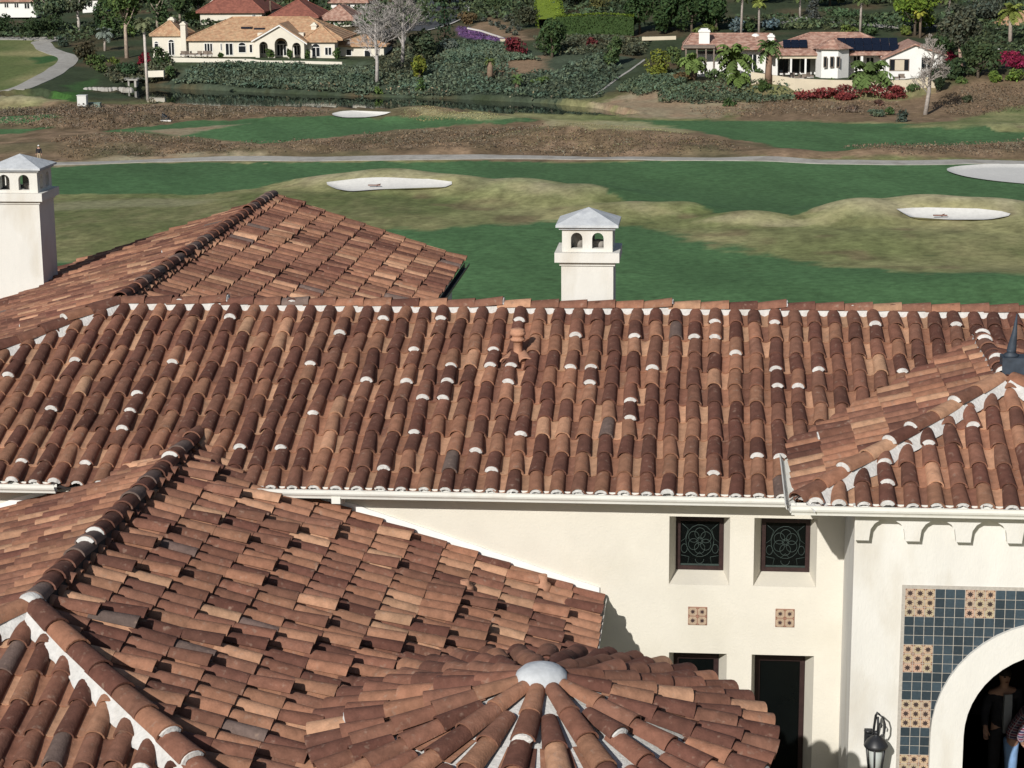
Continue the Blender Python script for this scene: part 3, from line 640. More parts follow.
def vnoise(X, Y, s, seed):
    X = X / s; Y = Y / s; xi = np.floor(X).astype(int); yi = np.floor(Y).astype(int); fx = X - xi; fy = Y - yi; fx = fx * fx * (3 - 2 * fx); fy = fy * fy * (3 - 2 * fy)
    def hsh(a, b):
        n = np.sin(a * 127.1 + b * 311.7 + seed * 74.7) * 43758.5453; return n - np.floor(n)
    return (hsh(xi, yi) * (1 - fx) + hsh(xi + 1, yi) * fx) * (1 - fy) + (hsh(xi, yi + 1) * (1 - fx) + hsh(xi + 1, yi + 1) * fx) * fy
def inpoly(X, Y, P):
    r = np.zeros(X.shape, bool); n = len(P)
    for i in range(n):
        x1, y1 = P[i]; x2, y2 = P[(i + 1) % n]
        if y1 == y2: continue
        c = ((y1 > Y) != (y2 > Y)) & (X < (x2 - x1) * (Y - y1) / (y2 - y1) + x1); r ^= c
    return r
def pdist(X, Y, P, closed=True):
    d = np.full(X.shape, 1e9); n = len(P)
    for i in range(n if closed else n - 1):
        x1, y1 = P[i]; x2, y2 = P[(i + 1) % n]; dx, dy = x2 - x1, y2 - y1; L = dx * dx + dy * dy + 1e-9
        t = np.clip(((X - x1) * dx + (Y - y1) * dy) / L, 0, 1); d = np.minimum(d, np.hypot(X - x1 - t * dx, Y - y1 - t * dy))
    return d
def sdist(X, Y, P):
    d = pdist(X, Y, P); return np.where(inpoly(X, Y, P), d, -d)
PONDP = [(px, py) for px, py in ((158, 87), (240, 91), (330, 95), (400, 97), (470, 99), (550, 103), (600, 108), (640, 117.5), (620, 119), (560, 117), (470, 116), (400, 112), (300, 109), (200, 107), (150, 103), (120, 96), (126, 89))]
POND = [(p.x, p.y) for p in (at_z(a, b, -13.25) for a, b in PONDP)]
EDGE_SHADE = [(p.x, p.y) for p in (at_z(a, b, -13.2) for a, b in ((0, 99), (40, 97.5), (70, 101), (60, 105.5), (0, 107)))]  # outline of a dark sheet standing in for the pond edge shadow
BUNK = []
BRUSHB = [[(p.x, p.y) for p in (at_z(a, b, -13) for a, b in L)] for L in ([(0, 126), (90, 117), (170, 115), (300, 116), (330, 117), (200, 121), (110, 130)], [(55, 162), (60, 145), (200, 144), (320, 148), (440, 142), (700, 150), (760, 157), (560, 157), (300, 159)], [(840, 158), (900, 153), (1040, 150), (1040, 160)])]
def hgt(X, Y):
    X = np.asarray(X, float); Y = np.asarray(Y, float); Xn = np.clip(X * 300 / np.maximum(Y, 150), PXS[0], PXS[-1])
    Z = np.zeros(np.broadcast(X, Y).shape)
    zs = [np.interp(Y, [a for a, _ in pr], [b for _, b in pr]) for _, pr in PROF]
    for k in range(len(PXS) - 1):
        m = (Xn >= PXS[k]) & (Xn <= PXS[k + 1]); t = (Xn - PXS[k]) / (PXS[k + 1] - PXS[k]); Z = np.where(m, zs[k] * (1 - t) + zs[k + 1] * t, Z)
    near = np.interp(Y, [44, 70, 95, 122], [0, -6.2, -11.0, -13]); Z = np.where(Y < 122, near, Z)
    A_ = np.zeros(Z.shape)
    for x, y, h, sx, sy in MOUND: A_ = A_ + (h * np.exp(-((X - x) / sx) ** 2 - ((Y - y) / sy) ** 2)) ** 4
    Z = Z + A_ ** .25
    amp = np.clip((Y - 120) / 20, 0, 1)
    Z = Z + amp * ((vnoise(X, Y, 14, 1) - .5) * .35 + (vnoise(X, Y, 5, 2) - .5) * .12)
    for P in BRUSHB:
        m = inpoly(X, Y, P); Z = Z + np.where(m, (vnoise(X, Y, 3.4, 31) - .4) * .75 + (vnoise(X, Y, 1.5, 32) - .5) * .3, 0) * (np.clip(pdist(X, Y, P) / 2.0, 0, 1) if m.any() else 0)
    for P in BUNK:
        cx, cy = sum(p[0] for p in P) / len(P), sum(p[1] for p in P) / len(P); m = (np.abs(X - cx) < 22) & (np.abs(Y - cy) < 22)
        if m.any(): d = sdist(X, Y, P); Z = np.where(m, Z - .20 * np.clip(d / .8, 0, 1) + .07 * np.clip(1 - np.abs(d + .5) / .9, 0, 1), Z)
    for P in (POND, EDGE_SHADE):
        m = (np.abs(X - sum(p[0] for p in P) / len(P)) < 60) & (np.abs(Y - sum(p[1] for p in P) / len(P)) < 40)
        if m.any():
            d = sdist(X, Y, P); Z = np.where(m, Z + np.clip(d / 2.5, -.3, 1) * -.9 * (d > -.7), Z)
            Z = np.where(m & (d > 0), np.minimum(Z, -13.3 - np.clip(d, 0, 1)), Z)
    return Z
def h1(x, y): return float(hgt(np.array([x]), np.array([y]))[0])
_YS = np.concatenate([np.arange(90, 340, .5), np.arange(340, 900, 2.0)])
def ground(px, py):
    """the point of the ground seen at a pixel of the photograph"""
    d = ray(px, py); t = (_YS - CP.y) / d.y; X = CP.x + d.x * t; Z = CP.z + d.z * t
    g = np.where(Z <= hgt(X, _YS))[0]; k = int(g[0]) if len(g) else len(_YS) - 1
    p = CP + d * float(t[k]); return V((p.x, p.y, h1(p.x, p.y)))
def gpoly(L): return [(p.x, p.y) for p in (ground(a, b) for a, b in L)]
def smooth(P, it=2):
    for _ in range(it):
        Q = []
        for i in range(len(P)):
            a, b = P[i], P[(i + 1) % len(P)]; Q += [(a[0] * .75 + b[0] * .25, a[1] * .75 + b[1] * .25), (a[0] * .25 + b[0] * .75, a[1] * .25 + b[1] * .75)]
        P = Q
    return P
BSPEC = [(smooth(gpoly(L)), lab) for L, lab in (([(322, 184), (345, 182), (400, 181), (440, 181.5), (454, 184), (450, 189), (420, 191), (380, 191.5), (350, 193), (335, 190)], 'wide white sand bunker with a rake in front of the dry mound'),
               ([(892, 210), (915, 209), (970, 210), (1008, 213), (1013, 218), (990, 221.5), (950, 222), (915, 222), (905, 217)], 'white sand bunker on the grassy mound near the lower right'),
               ([(940, 169), (985, 165), (1030, 165), (1060, 168), (1060, 187), (1010, 184), (960, 177)], 'white sand bunker cut by the right edge of the photo'),
               ([(330, 113.5), (360, 111.5), (395, 112), (385, 116), (355, 119), (335, 118)], 'small white sand bunker under the mound beside the pond'))]
BUNK.extend(p for p, _ in BSPEC)
# ground kinds: dense vertex grid with a colour per kind of ground
XS = np.concatenate([np.arange(-640, -125, 30), np.arange(-125, -75, .6), np.arange(-75, 42, .32), np.arange(42, 62, .6), np.arange(62, 660, 30)])
YS = np.concatenate([np.arange(-420, 122, 7), np.arange(122, 210, .62), np.arange(210, 302, .7), np.arange(302, 400, 1.6), np.arange(400, 1500, 40)])
GX, GY = np.meshgrid(XS, YS); GZ = hgt(GX, GY)
wob = (vnoise(GX, GY, 2.2, 5) - .5) * 1.4 + (vnoise(GX, GY, .8, 6) - .5) * .9 + (vnoise(GX, GY, .4, 7) - .5) * .5
nA = vnoise(GX, GY, 6, 11); nB = vnoise(GX, GY, 2.1, 12); nC = vnoise(GX, GY, 18, 13); nD = vnoise(GX, GY * .45, 1.0, 14)
def lerp(a, b, t): return a + (b - a) * t[..., None]
c_ = lambda *a: np.array(a)
FAIR, OLIVE, TAN, BROWN, DIRT, PALE = c_(.076, .152, .064), c_(.172, .198, .078), c_(.36, .33, .165), c_(.185, .132, .080), c_(.29, .20, .13), c_(.42, .38, .25)
rough = lerp(lerp(OLIVE, TAN, np.clip(nA * 1.3 - .25, 0, 1)), BROWN, np.clip((nB - .62) * 2.2, 0, .6))
crest = np.clip((GZ + 12.55) / .9, 0, 1) * (GY < 262)
COLR = lerp(rough * .88, PALE * .95, crest * np.clip(.25 + nB * .8, 0, 1) * .75) * (0.62 + .46 * nD + .30 * vnoise(GX, GY * .6, .45, 41))[..., None]
# far slopes: earth and dry grass under the planting
far = np.clip((GY - 262) / 8, 0, 1)
COLR = lerp(COLR, lerp(BROWN * .6, c_(.045, .060, .032), np.clip(nA * 1.9 - .05, 0, 1)) * (0.8 + .4 * nB)[..., None], far)
def zone(L, col, soft=.35, w=1.0, amt=1.0, world=False):
    global COLR
    P = L if world else gpoly(L); d = sdist(GX, GY, P) + wob * w
    COLR = lerp(COLR, col, np.clip(d / soft + .5, 0, 1) * amt)
GRN = FAIR * (0.90 + .20 * nA + .10 * (nD - .5))[..., None]
GRN = GRN * (1 + .045 * np.sign(np.sin(GX * .55 + GY * .30 + 1.2 * nC)))[..., None]
GRN = lerp(GRN, c_(.05, .088, .042), np.clip((nC - .55) * 1.5, 0, .35))
BRN = lerp(BROWN, DIRT, np.clip(nB * 1.8 - .75, 0, .8)) * (.7 + .6 * nD)[..., None]
BRN = lerp(BRN, c_(.10, .11, .055), np.clip((nA - .5) * 1.6, 0, .5))
OLV = lerp(OLIVE * .75, c_(.23, .215, .105), np.clip(nD * .7 + nA * .7 - .35, 0, 1)) * (.78 + .44 * vnoise(GX, GY * .6, .45, 42))[..., None]
zone([(-420, 128), (330, 106), (520, 118), (700, 124), (830, 150), (1100, 150), (1100, 163), (700, 160), (-420, 166)], BRN, 1.2)
zone([(105, 131), (190, 121), (300, 117), (400, 117), (530, 118), (545, 121), (500, 124), (440, 127), (390, 131), (330, 138), (262, 143.5), (205, 139), (160, 134)], GRN)
zone([(585, 123), (640, 120), (720, 121), (800, 121), (900, 124), (1000, 131), (1060, 134), (1060, 145), (960, 145), (880, 148), (820, 152), (770, 146), (745, 141), (710, 135), (690, 130), (640, 126)], GRN)
zone([(-40, 117), (60, 116), (40, 121), (-40, 122)], GRN * 1.2)
zone([(-40, 131), (48, 128), (20, 134), (-40, 136)], GRN)
zone([(818, 152), (880, 147), (1060, 140), (1060, 160), (830, 160)], BRN)
zone([(p.x, p.y) for p in (at_z(a, b, -13) for a, b in [(-420, 168), (300, 163), (500, 161), (700, 162), (1100, 166), (1100, 214), (1024, 212), (985, 209), (925, 206), (862, 209), (830, 215), (790, 221), (752, 215), (742, 217), (715, 216), (683, 207), (660, 210), (630, 208), (580, 193), (520, 187), (450, 182), (390, 178), (335, 182), (300, 186), (270, 190), (200, 197), (120, 195), (-420, 194)])], GRN, world=True)
zone([(-420, 196), (200, 199), (290, 190), (420, 200), (430, 262), (300, 262), (-420, 262)], OLV, 2.5)
zone([(-420, 205), (60, 203), (150, 199), (230, 199), (180, 207), (60, 210), (-420, 212)], lerp(OLV, PALE * .8, np.full(GX.shape, .45)), 2)
zone([(380, 232), (470, 226), (556, 223), (640, 228), (705, 243), (780, 259), (850, 267), (940, 273), (1100, 276), (1100, 340), (300, 340), (350, 262)], GRN, 1.5, 1.5)
zone([(-420, 264), (120, 262), (300, 258), (390, 240), (420, 340), (-420, 340)], GRN, 2, 1.5)
zone([(935, 240), (1100, 235), (1100, 285), (1000, 274), (950, 262)], lerp(OLV, TAN, nA * .7), 2)
for L in ([(500, 182), (560, 186), (625, 204), (690, 214), (650, 216), (590, 203), (520, 193)], [(735, 214), (790, 220), (850, 206), (830, 222), (780, 228), (700, 222)], [(310, 184), (345, 174), (410, 171), (480, 178), (440, 181), (340, 181)], [(850, 206), (900, 201), (1000, 206), (1010, 211), (890, 209)], [(540, 118), (640, 122), (700, 132), (640, 130), (560, 128)], [(400, 108), (520, 118), (480, 120), (420, 114)]):
    zone(L, lerp(TAN, PALE, nB * .6), 1.5, 1.2, .75)
zone([(140, 131), (205, 127), (250, 124), (215, 128), (180, 136)], lerp(DIRT, PALE * .7, nB), 1)
zone([(50, 163), (160, 155), (260, 155), (160, 160), (55, 168)], lerp(DIRT, PALE * .8, nB), 1)
# far ground
zone([(160, 88), (182, 70), (215, 63), (345, 64), (384, 64), (440, 48), (520, 50), (600, 52), (640, 60), (600, 100), (560, 104), (470, 100), (400, 97.5), (330, 95.5), (240, 92)], c_(.060, .078, .052) * (.8 + .4 * nB)[..., None], 1.5, 1.5)
zone([(-80, 38), (30, 39), (48, 41), (50, 50), (66, 57), (60, 70), (20, 92), (-80, 92)], lerp(c_(.12, .15, .055), c_(.27, .25, .12), np.clip(nA * 1.8 - .5, 0, 1)), 2, 1.5)
zone([(30, 58), (62, 55), (60, 61), (36, 64)], c_(.045, .105, .035) * np.ones(GX.shape + (1,)), 1, 1)
zone([(50, 92), (80, 92), (78, 104), (64, 101)], c_(.05, .12, .03) * np.ones(GX.shape + (1,)), 1, 1)
zone([(64, 86), (100, 76), (96, 90), (70, 93)], c_(.05, .10, .035) * np.ones(GX.shape + (1,)), 1, 1)
zone([(-80, 6), (28, 7), (30, 14), (-80, 14)], c_(.16, .17, .08) * np.ones(GX.shape + (1,)), 1, 1)
zone([(720, 120), (760, 100), (900, 100), (1000, 78), (1100, 76), (1100, 126), (900, 122)], lerp(DIRT * .8, BROWN, nB) * (.8 + .4 * nD)[..., None], 2, 1.5)
zone([(900, 128), (1000, 108), (1100, 104), (1100, 118), (960, 128)], lerp(c_(.12, .15, .06), TAN, nB * .6), 1.5, 1.2)
zone([(590, 112), (640, 90), (700, 98), (760, 104), (720, 118), (640, 119)], lerp(DIRT, PALE * .75, nB * .8), 2, 2)
zone([(507, 60), (545, 56), (545, 70), (510, 78), (480, 73)], DIRT * .8 * np.ones(GX.shape + (1,)), 2, 1)
PURP = [(455, 27), (470, 28), (512, 41), (490, 43), (462, 37)]
zone(PURP, lerp(c_(.12, .06, .15), c_(.16, .09, .19), nB), .6, .4)
zone([(700, 85), (740, 80), (755, 84), (720, 92), (690, 92)], DIRT * np.ones(GX.shape + (1,)), 2, 1.5)
zone([(470, 28), (490, 15), (520, 30), (530, 40), (512, 41)], lerp(DIRT, BROWN, nB), 1)
me = bpy.data.meshes.new('ground'); ny, nx = GX.shape
co = np.stack([GX, GY, GZ], -1).reshape(-1, 3)
I = np.arange(ny * nx).reshape(ny, nx); Fq = np.stack([I[:-1, :-1], I[:-1, 1:], I[1:, 1:], I[1:, :-1]], -1).reshape(-1, 4)
me.vertices.add(len(co)); me.vertices.foreach_set('co', co.ravel())
me.loops.add(Fq.size); me.loops.foreach_set('vertex_index', Fq.ravel()); me.polygons.add(len(Fq)); me.polygons.foreach_set('loop_start', np.arange(len(Fq)) * 4); me.polygons.foreach_set('loop_total', np.full(len(Fq), 4))
me.update(calc_edges=True); me.polygons.foreach_set('use_smooth', np.ones(len(Fq), bool))
at = me.color_attributes.new('tint', 'FLOAT_COLOR', 'POINT'); at.data.foreach_set('color', np.concatenate([COLR.reshape(-1, 3), np.ones((len(co), 1))], 1).ravel())
M_LAND = mat('turf_and_earth', (1, 1, 1), 0.95, 1.6, 0.30, 0.6, 3.5, attr='tint', spec=0.1, detail=8, c2=(0.05, 0.08, 0.035), c2lo=.62, c2hi=.95, c2scale=.5)
me.materials.append(M_LAND); gr = bpy.data.objects.new('ground', me); COL.objects.link(gr); tag(gr, 'rolling golf course turf and dry rough climbing to planted hillsides', 'ground', kind='structure')

# sheets laid on the ground
def fillpoly(P, step=.6):
    """grid of quads inside a world polygon, boundary snapped by a fan of rows"""
    ys = [p[1] for p in P]; y0, y1 = min(ys), max(ys); n = max(3, int((y1 - y0) / step)); rows = []
    for k in range(n + 1):
        y = y0 + (y1 - y0) * min(max(k / n, .004), .996); xs = []
        for i in range(len(P)):
            (a, b), (c, d) = P[i], P[(i + 1) % len(P)]
            if (b > y) != (d > y): xs.append(a + (c - a) * (y - b) / (d - b))
        if len(xs) >= 2: rows.append((y, min(xs), max(xs)))
    return rows
def sheet(name, P, m, label, cat, off=.05, nx=24, z=None, kind='structure', wobble=0):
    mb = MB(); prev = None
    for y, a, b in fillpoly(P):
        X = np.array([a + (b - a) * k / nx for k in range(nx + 1)]); Z = hgt(X, np.full(nx + 1, y)) + off if z is None else np.full(nx + 1, z)
        row = [mb.vert((X[k], y, Z[k])) for k in range(nx + 1)]
        if prev:
            for k in range(nx): mb.face((prev[k], prev[k + 1], row[k + 1], row[k]), 0, True)
        prev = row
    return tag(mb.build(name, m), label, cat, kind=kind)
M_SAND = mat('bunker_sand', (.60, .59, .56), .95, 3, .08, .3, 12)
for (P_, lab) in BSPEC: sheet('bunker', P_, M_SAND, lab, 'bunker', off=.07, nx=40)
M_WATER = mat('pond_water', (.010, .013, .012), .05, .6, .3, .06, 1.2, spec=.5)
sheet('pond', POND, M_WATER, 'dark still pond below the planted bank', 'pond', z=-13.32, nx=30)
sheet('pond', EDGE_SHADE, M_WATER, 'dark sheet laid for the pond edge shadow beside the green at the far left', 'pond', z=-13.30, nx=10)
M_PATH = mat('concrete_path', (.36, .345, .315), .9, 1.5, .14, .2, 6, c2=(.28, .26, .23), c2lo=.5, c2hi=.7)
M_ASPH = mat('asphalt', (.065, .068, .075), .9, 2, .15, .2, 8)
M_KERB = mat('kerb_concrete', (.50, .48, .45), .9, 2, .1)
def ribbon(name, L, w, m, label, cat, off=.06, kerb=None, pts=None):
    P = [V((p.x, p.y, 0)) for p in (ground(a, b) for a, b in L)] if pts is None else pts
    Q = []
    for i in range(len(P) - 1):
        for k in range(10): 
            t = k / 10; p0, p1, p2, p3 = P[max(i - 1, 0)], P[i], P[i + 1], P[min(i + 2, len(P) - 1)]
            Q.append(.5 * ((2 * p1) + (p2 - p0) * t + (2 * p0 - 5 * p1 + 4 * p2 - p3) * t * t + (3 * p1 - p0 - 3 * p2 + p3) * t ** 3))
    Q.append(P[-1]); mb = MB(); A = []; B = []; C = []
    for i, p in enumerate(Q):
        d = (Q[min(i + 1, len(Q) - 1)] - Q[max(i - 1, 0)]).normalized(); s = V((-d.y, d.x, 0)) * (w / 2)
        a, b = p + s, p - s; A.append((a.x, a.y, h1(a.x, a.y) + off)); B.append((b.x, b.y, h1(b.x, b.y) + off)); C.append((p.x, p.y, h1(p.x, p.y) + off + .02))
    mb.strip(A, C, 0, True); mb.strip(C, B, 0, True)
    for E in (A, B): mb.strip(E, [(q[0], q[1], q[2] - .4) for q in E], 0, False)
    if kerb:
        for E in (A, B): mb.strip([(q[0], q[1], q[2] + .13) for q in E], [(q[0] + (.35 if E is B else -.35), q[1], q[2] + .13) for q in E], 1, False); mb.strip(E, [(q[0], q[1], q[2] + .13) for q in E], 1, False)
    return tag(mb.build(name, [m, M_KERB]), label, cat, kind='structure')
ribbon('cart_path', [(-420, 172), (-200, 170), (-80, 168), (40, 165), (170, 161.5), (300, 160), (430, 158.8), (560, 158.6), (700, 160), (820, 162.3), (900, 163.5), (1000, 163), (1120, 165)], 2.1, M_PATH, 'pale concrete cart path crossing the golf course below the brush', 'path')
ribbon('cart_path', [(-420, 36), (20, 39), (40, 43), (46, 49), (55, 53), (67, 57), (66, 64), (50, 75), (30, 85), (10, 92), (-30, 99)], 3.0, M_PATH, 'grey concrete path curving round the light green slope at the upper left', 'path')
ribbon('road', [(409, 31), (432, 25), (448, 16), (446, 6), (436, -4), (425, -14)], 6.5, M_ASPH, 'grey asphalt lane climbing between the planted banks', 'road', kerb=True)
ribbon('road', [(760, 26), (800, 19), (850, 23), (905, 27), (960, 23), (1010, 12), (1040, 8)], 3.5, M_PATH, 'pale road running along the hillside above the right house', 'road')

# ------------------------------------------------------------------ plants
M_LEAF = mat('foliage', (1, 1, 1), .8, 2, .25, attr='tint', spec=.15)
M_BARK = mat('bark', (1, 1, 1), .9, 3, .3, attr='tint', spec=.1)
def leafset(mb, pts, size, col, var=.35, up=.3, hue=.12, ctr=None):
    for p in pts:
        n = V((rnd.gauss(0, 1), rnd.gauss(0, 1), rnd.gauss(0, 1) + up))
        if ctr is not None: n += (p - ctr).normalized() * 1.1
        n.normalize(); a = n.orthogonal().normalized(); a.rotate(Matrix.Rotation(rnd.uniform(0, 6.28), 3, n)); b = n.cross(a); s = size * rnd.uniform(.6, 1.3); k = 1 + rnd.uniform(-var, var); h = rnd.uniform(-hue, hue)
        c = (max(0, col[0] * k * (1 + h)), col[1] * k, max(0, col[2] * k * (1 - h)))
        mb.poly([p - a * s * .55, p - b * s * .22 + a * s * .05, p + a * s * .55, p + b * s * .3], 0, c)
def crownpts(c, r, n, lobes=7, fill=.35):
    """points on the outsides of overlapping lobes that make up an uneven crown"""
    c = V(c); L = []
    for k in range(lobes):
        a = rnd.uniform(0, 6.28); q = rnd.uniform(.2, .72); z = rnd.uniform(-.62, .68)
        L.append((c + V((math.cos(a) * r[0] * q * math.sqrt(1 - z * z), math.sin(a) * r[1] * q * math.sqrt(1 - z * z), z * r[2])), rnd.uniform(.30, .50)))
    L.append((c, .62)); out = []
    for _ in range(n):
        o, s = rnd.choice(L); d = V((rnd.gauss(0, 1), rnd.gauss(0, 1), rnd.gauss(0, 1))).normalized(); k = rnd.uniform(fill, 1.05) ** .5 * s
        out.append(o + V((d.x * r[0] * k, d.y * r[1] * k, d.z * r[2] * k)))
    return out
PPM = lambda p: F / ((p - CP).dot(FW))
def newtag(name, p, label, cat, group=None): return tag(empty(name, p), label, cat, group)
def tree(px, py, ph, pw, col, label, trunk=(.10, .08, .06), tw=.25, low=.25, n=420, leaf=.5, name='tree', cat='tree', group=None, lean=0, lobes=8, base=None, depth=1.0):
    n = int(n * 2.6); leaf *= 1.2
    p = ground(px, py) if base is None else base; m = PPM(p); H = ph / m; Wd = pw / m / 2; r = newtag(name, p, label, cat, group)
    t = MB(); top = p + V((lean * H, 0, H * (low + .35))); t.tube([p - UPV * .5, p + (top - p) * .5 + V((rnd.uniform(-.1, .1), 0, 0)), top], [tw, tw * .75, tw * .4], 7, c=trunk)
    for k in range(5):
        a = rnd.uniform(0, 6.28); s0 = p + (top - p) * rnd.uniform(.5, .95); t.tube([s0, s0 + V((math.cos(a) * Wd * .3, math.sin(a) * Wd * .3, H * .12)), s0 + V((math.cos(a) * Wd * .6, math.sin(a) * Wd * .6, H * .28))], [tw * .4, tw * .28, tw * .1], 5, c=trunk)
    t.build('trunk', M_BARK, r); c = p + V((lean * H, 0, H * (low + 1) / 2)); f = MB()
    leafset(f, crownpts(c, (Wd, Wd * depth, H * (1 - low) / 2), n, lobes), leaf, col, ctr=c); f.build('crown', M_LEAF, r); return r
def bush(px, py, ph, pw, col, label, name='shrub', cat='shrub', group=None, n=160, leaf=.38, lobes=6, p=None, depth=.8):
    n = int(n * 2.3); leaf *= 1.15
    p = ground(px, py) if p is None else p; m = PPM(p); H = ph / m; Wd = pw / m / 2; f = MB(); c = p + V((0, 0, H * .45))
    leafset(f, [q if q.z > p.z - .2 else V((q.x, q.y, p.z + rnd.uniform(0, .2))) for q in crownpts(c, (Wd, Wd * depth, H * .58), n, lobes)], leaf, col, ctr=c)
    return tag(f.build(name, M_LEAF, loc=p), label, cat, group)
def conifer(px, py, ph, pw, col, label):
    p = ground(px, py); m = PPM(p); H = ph / m; Wd = pw / m / 2; r = newtag('conifer', p, label, 'tree'); t = MB(); t.tube([p - UPV * .3, p + UPV * H * .9], [.22, .05], 6, c=(.07, .05, .04)); t.build('trunk', M_BARK, r); f = MB(); P = []
    for _ in range(620):
        z = rnd.random() ** 1.3; a = rnd.uniform(0, 6.28); q = Wd * (1 - z) * rnd.uniform(.45, 1.08) * (1 + .25 * math.sin(z * 38)); P.append(p + V((math.cos(a) * q, math.sin(a) * q, H * (.06 + .94 * z))))
    leafset(f, P, .42, col); f.build('crown', M_LEAF, r); return r
def palm(px, py, ph, cw, col, label, thick=.2, nf=24, trunk=(.16, .12, .09), group=None, base=None, droop=.9, skirt=False, up=.55):
    p = ground(px, py) if base is None else base; m = PPM(p); R = cw / m / 2; H = ph / m; th = max(.15, H - R * .7); r = newtag('palm_tree', p, label, 'palm', group)
    t = MB(); top = p + V((rnd.uniform(-.02, .02) * H, 0, th)); t.tube([p - UPV * .3, p + (top - p) * .5, top], [thick * 1.15, thick, thick * .9], 8, c=trunk); t.build('trunk', M_BARK, r); f = MB()
    for k in range(nf):
        a = 6.2832 * k / nf + rnd.uniform(-.2, .2); e0 = rnd.uniform(-.35, 1.35) if skirt else rnd.uniform(-.1, 1.35); L = R * rnd.uniform(.85, 1.15); q = V(top); d = V((math.cos(a) * math.cos(e0), math.sin(a) * math.cos(e0), math.sin(e0) + up * .3)).normalized(); S_ = 7; kc = rnd.uniform(.65, 1.35); cc = (col[0] * kc, col[1] * kc, col[2] * kc)
        for s in range(S_):
            q2 = q + d * (L * 1.12 / S_); w = L * .24 * math.sin(math.pi * (s + .7) / (S_ + .9)); sd = d.cross(UPV); sd = sd.normalized() if sd.length > .01 else V((1, 0, 0)); dn = sd.cross(d)
            f.poly([q, q2, q2 + sd * w + dn * w * -.35 - UPV * w * .4, q + sd * w * .9 - UPV * w * .5 + d * w * .2], 0, cc); f.poly([q2, q, q - sd * w * .9 - UPV * w * .5 + d * w * .2, q2 - sd * w - UPV * w * .4], 0, cc)
            q = q2; d = (d - UPV * droop * (.28 + .06 * s)).normalized()
    f.build('crown', M_LEAF, r); return r
def bare(px, py, ph, pw, col, label, lean=0., seed=1):
    p = ground(px, py); m = PPM(p); H = ph / m; Wd = pw / m / 2; r = newtag('bare_tree', p, label, 'tree'); g = random.Random(seed); t = MB(); br = MB()
    top = p + V((lean * H, 0, H * .62)); t.tube([p - UPV * .3, p + (top - p) * .35 + V((.1, 0, 0)), p + (top - p) * .7 - V((.1, 0, 0)), top], [.30, .24, .17, .08], 7, c=col); t.build('trunk', M_BARK, r)
    def grow(o, d, L, rad, k):
        e = o + d * L; br.tube([o, o + d * L * .5 + V((g.uniform(-.1, .1), g.uniform(-.1, .1), 0)) * L * .4, e], [rad, rad * .8, rad * .55], 4 if k > 1 else 3, c=col, cap=False)
        if k == 0: return
        for _ in range(4 if k > 3 else 3):
            v = V((g.gauss(0, 1), g.gauss(0, 1), g.gauss(0, .8))).normalized(); grow(o + (e - o) * g.uniform(.45, 1), (d + v * .75 + UPV * .12).normalized(), L * g.uniform(.55, .78), max(.030, rad * .56), k - 1)
    for i in range(13):
        o = p + (top - p) * (.32 + .68 * i / 12); a = g.uniform(0, 6.28); grow(o, V((math.cos(a) * .75, math.sin(a) * .75, .65)).normalized(), Wd * (.62 - .022 * i), .085, 4)
    br.build('branches', M_BARK, r); return r
def hedge(P, w, h, col, label, lit_topcol=None, n=900, leaf=.3, cat='hedge', name='hedge'):
    """clipped hedge along world points"""
    f = MB(); tot = sum((P[i + 1] - P[i]).length for i in range(len(P) - 1))
    for i in range(len(P) - 1):
        a, b = P[i], P[i + 1]; d = (b - a); L = d.length; d.normalize(); s = V((-d.y, d.x, 0)); k = int(n * L / tot); pts = []; tp = []
        for _ in range(k):
            q = a + d * rnd.uniform(0, L) + s * (w / 2 * rnd.choice((-1, 1)) * rnd.uniform(.8, 1.05)); g = h1(q.x, q.y); pts.append(V((q.x, q.y, g + h * rnd.random())))
        for _ in range(k // 2):
            q = a + d * rnd.uniform(0, L) + s * (w / 2 * rnd.uniform(-1, 1)); tp.append(V((q.x, q.y, h1(q.x, q.y) + h * rnd.uniform(.96, 1.04))))
        leafset(f, pts, leaf, col); leafset(f, tp, leaf, lit_topcol or col, up=3)  # top leaves take a lighter colour that paints the sunlit top
        f.poly([a + s * w * .42 + UPV * .1, b + s * w * .42 + UPV * .1, b + s * w * .42 + UPV * h * .95, a + s * w * .42 + UPV * h * .95], 0, col); f.poly([a - s * w * .42 + UPV * .1, b - s * w * .42 + UPV * .1, b - s * w * .42 + UPV * h * .95, a - s * w * .42 + UPV * h * .95], 0, col); f.poly([a - s * w * .42 + UPV * h * .95, b - s * w * .42 + UPV * h * .95, b + s * w * .42 + UPV * h * .95, a + s * w * .42 + UPV * h * .95], 0, lit_topcol or col)
    return tag(f.build(name, M_LEAF, loc=P[0]), label, cat)
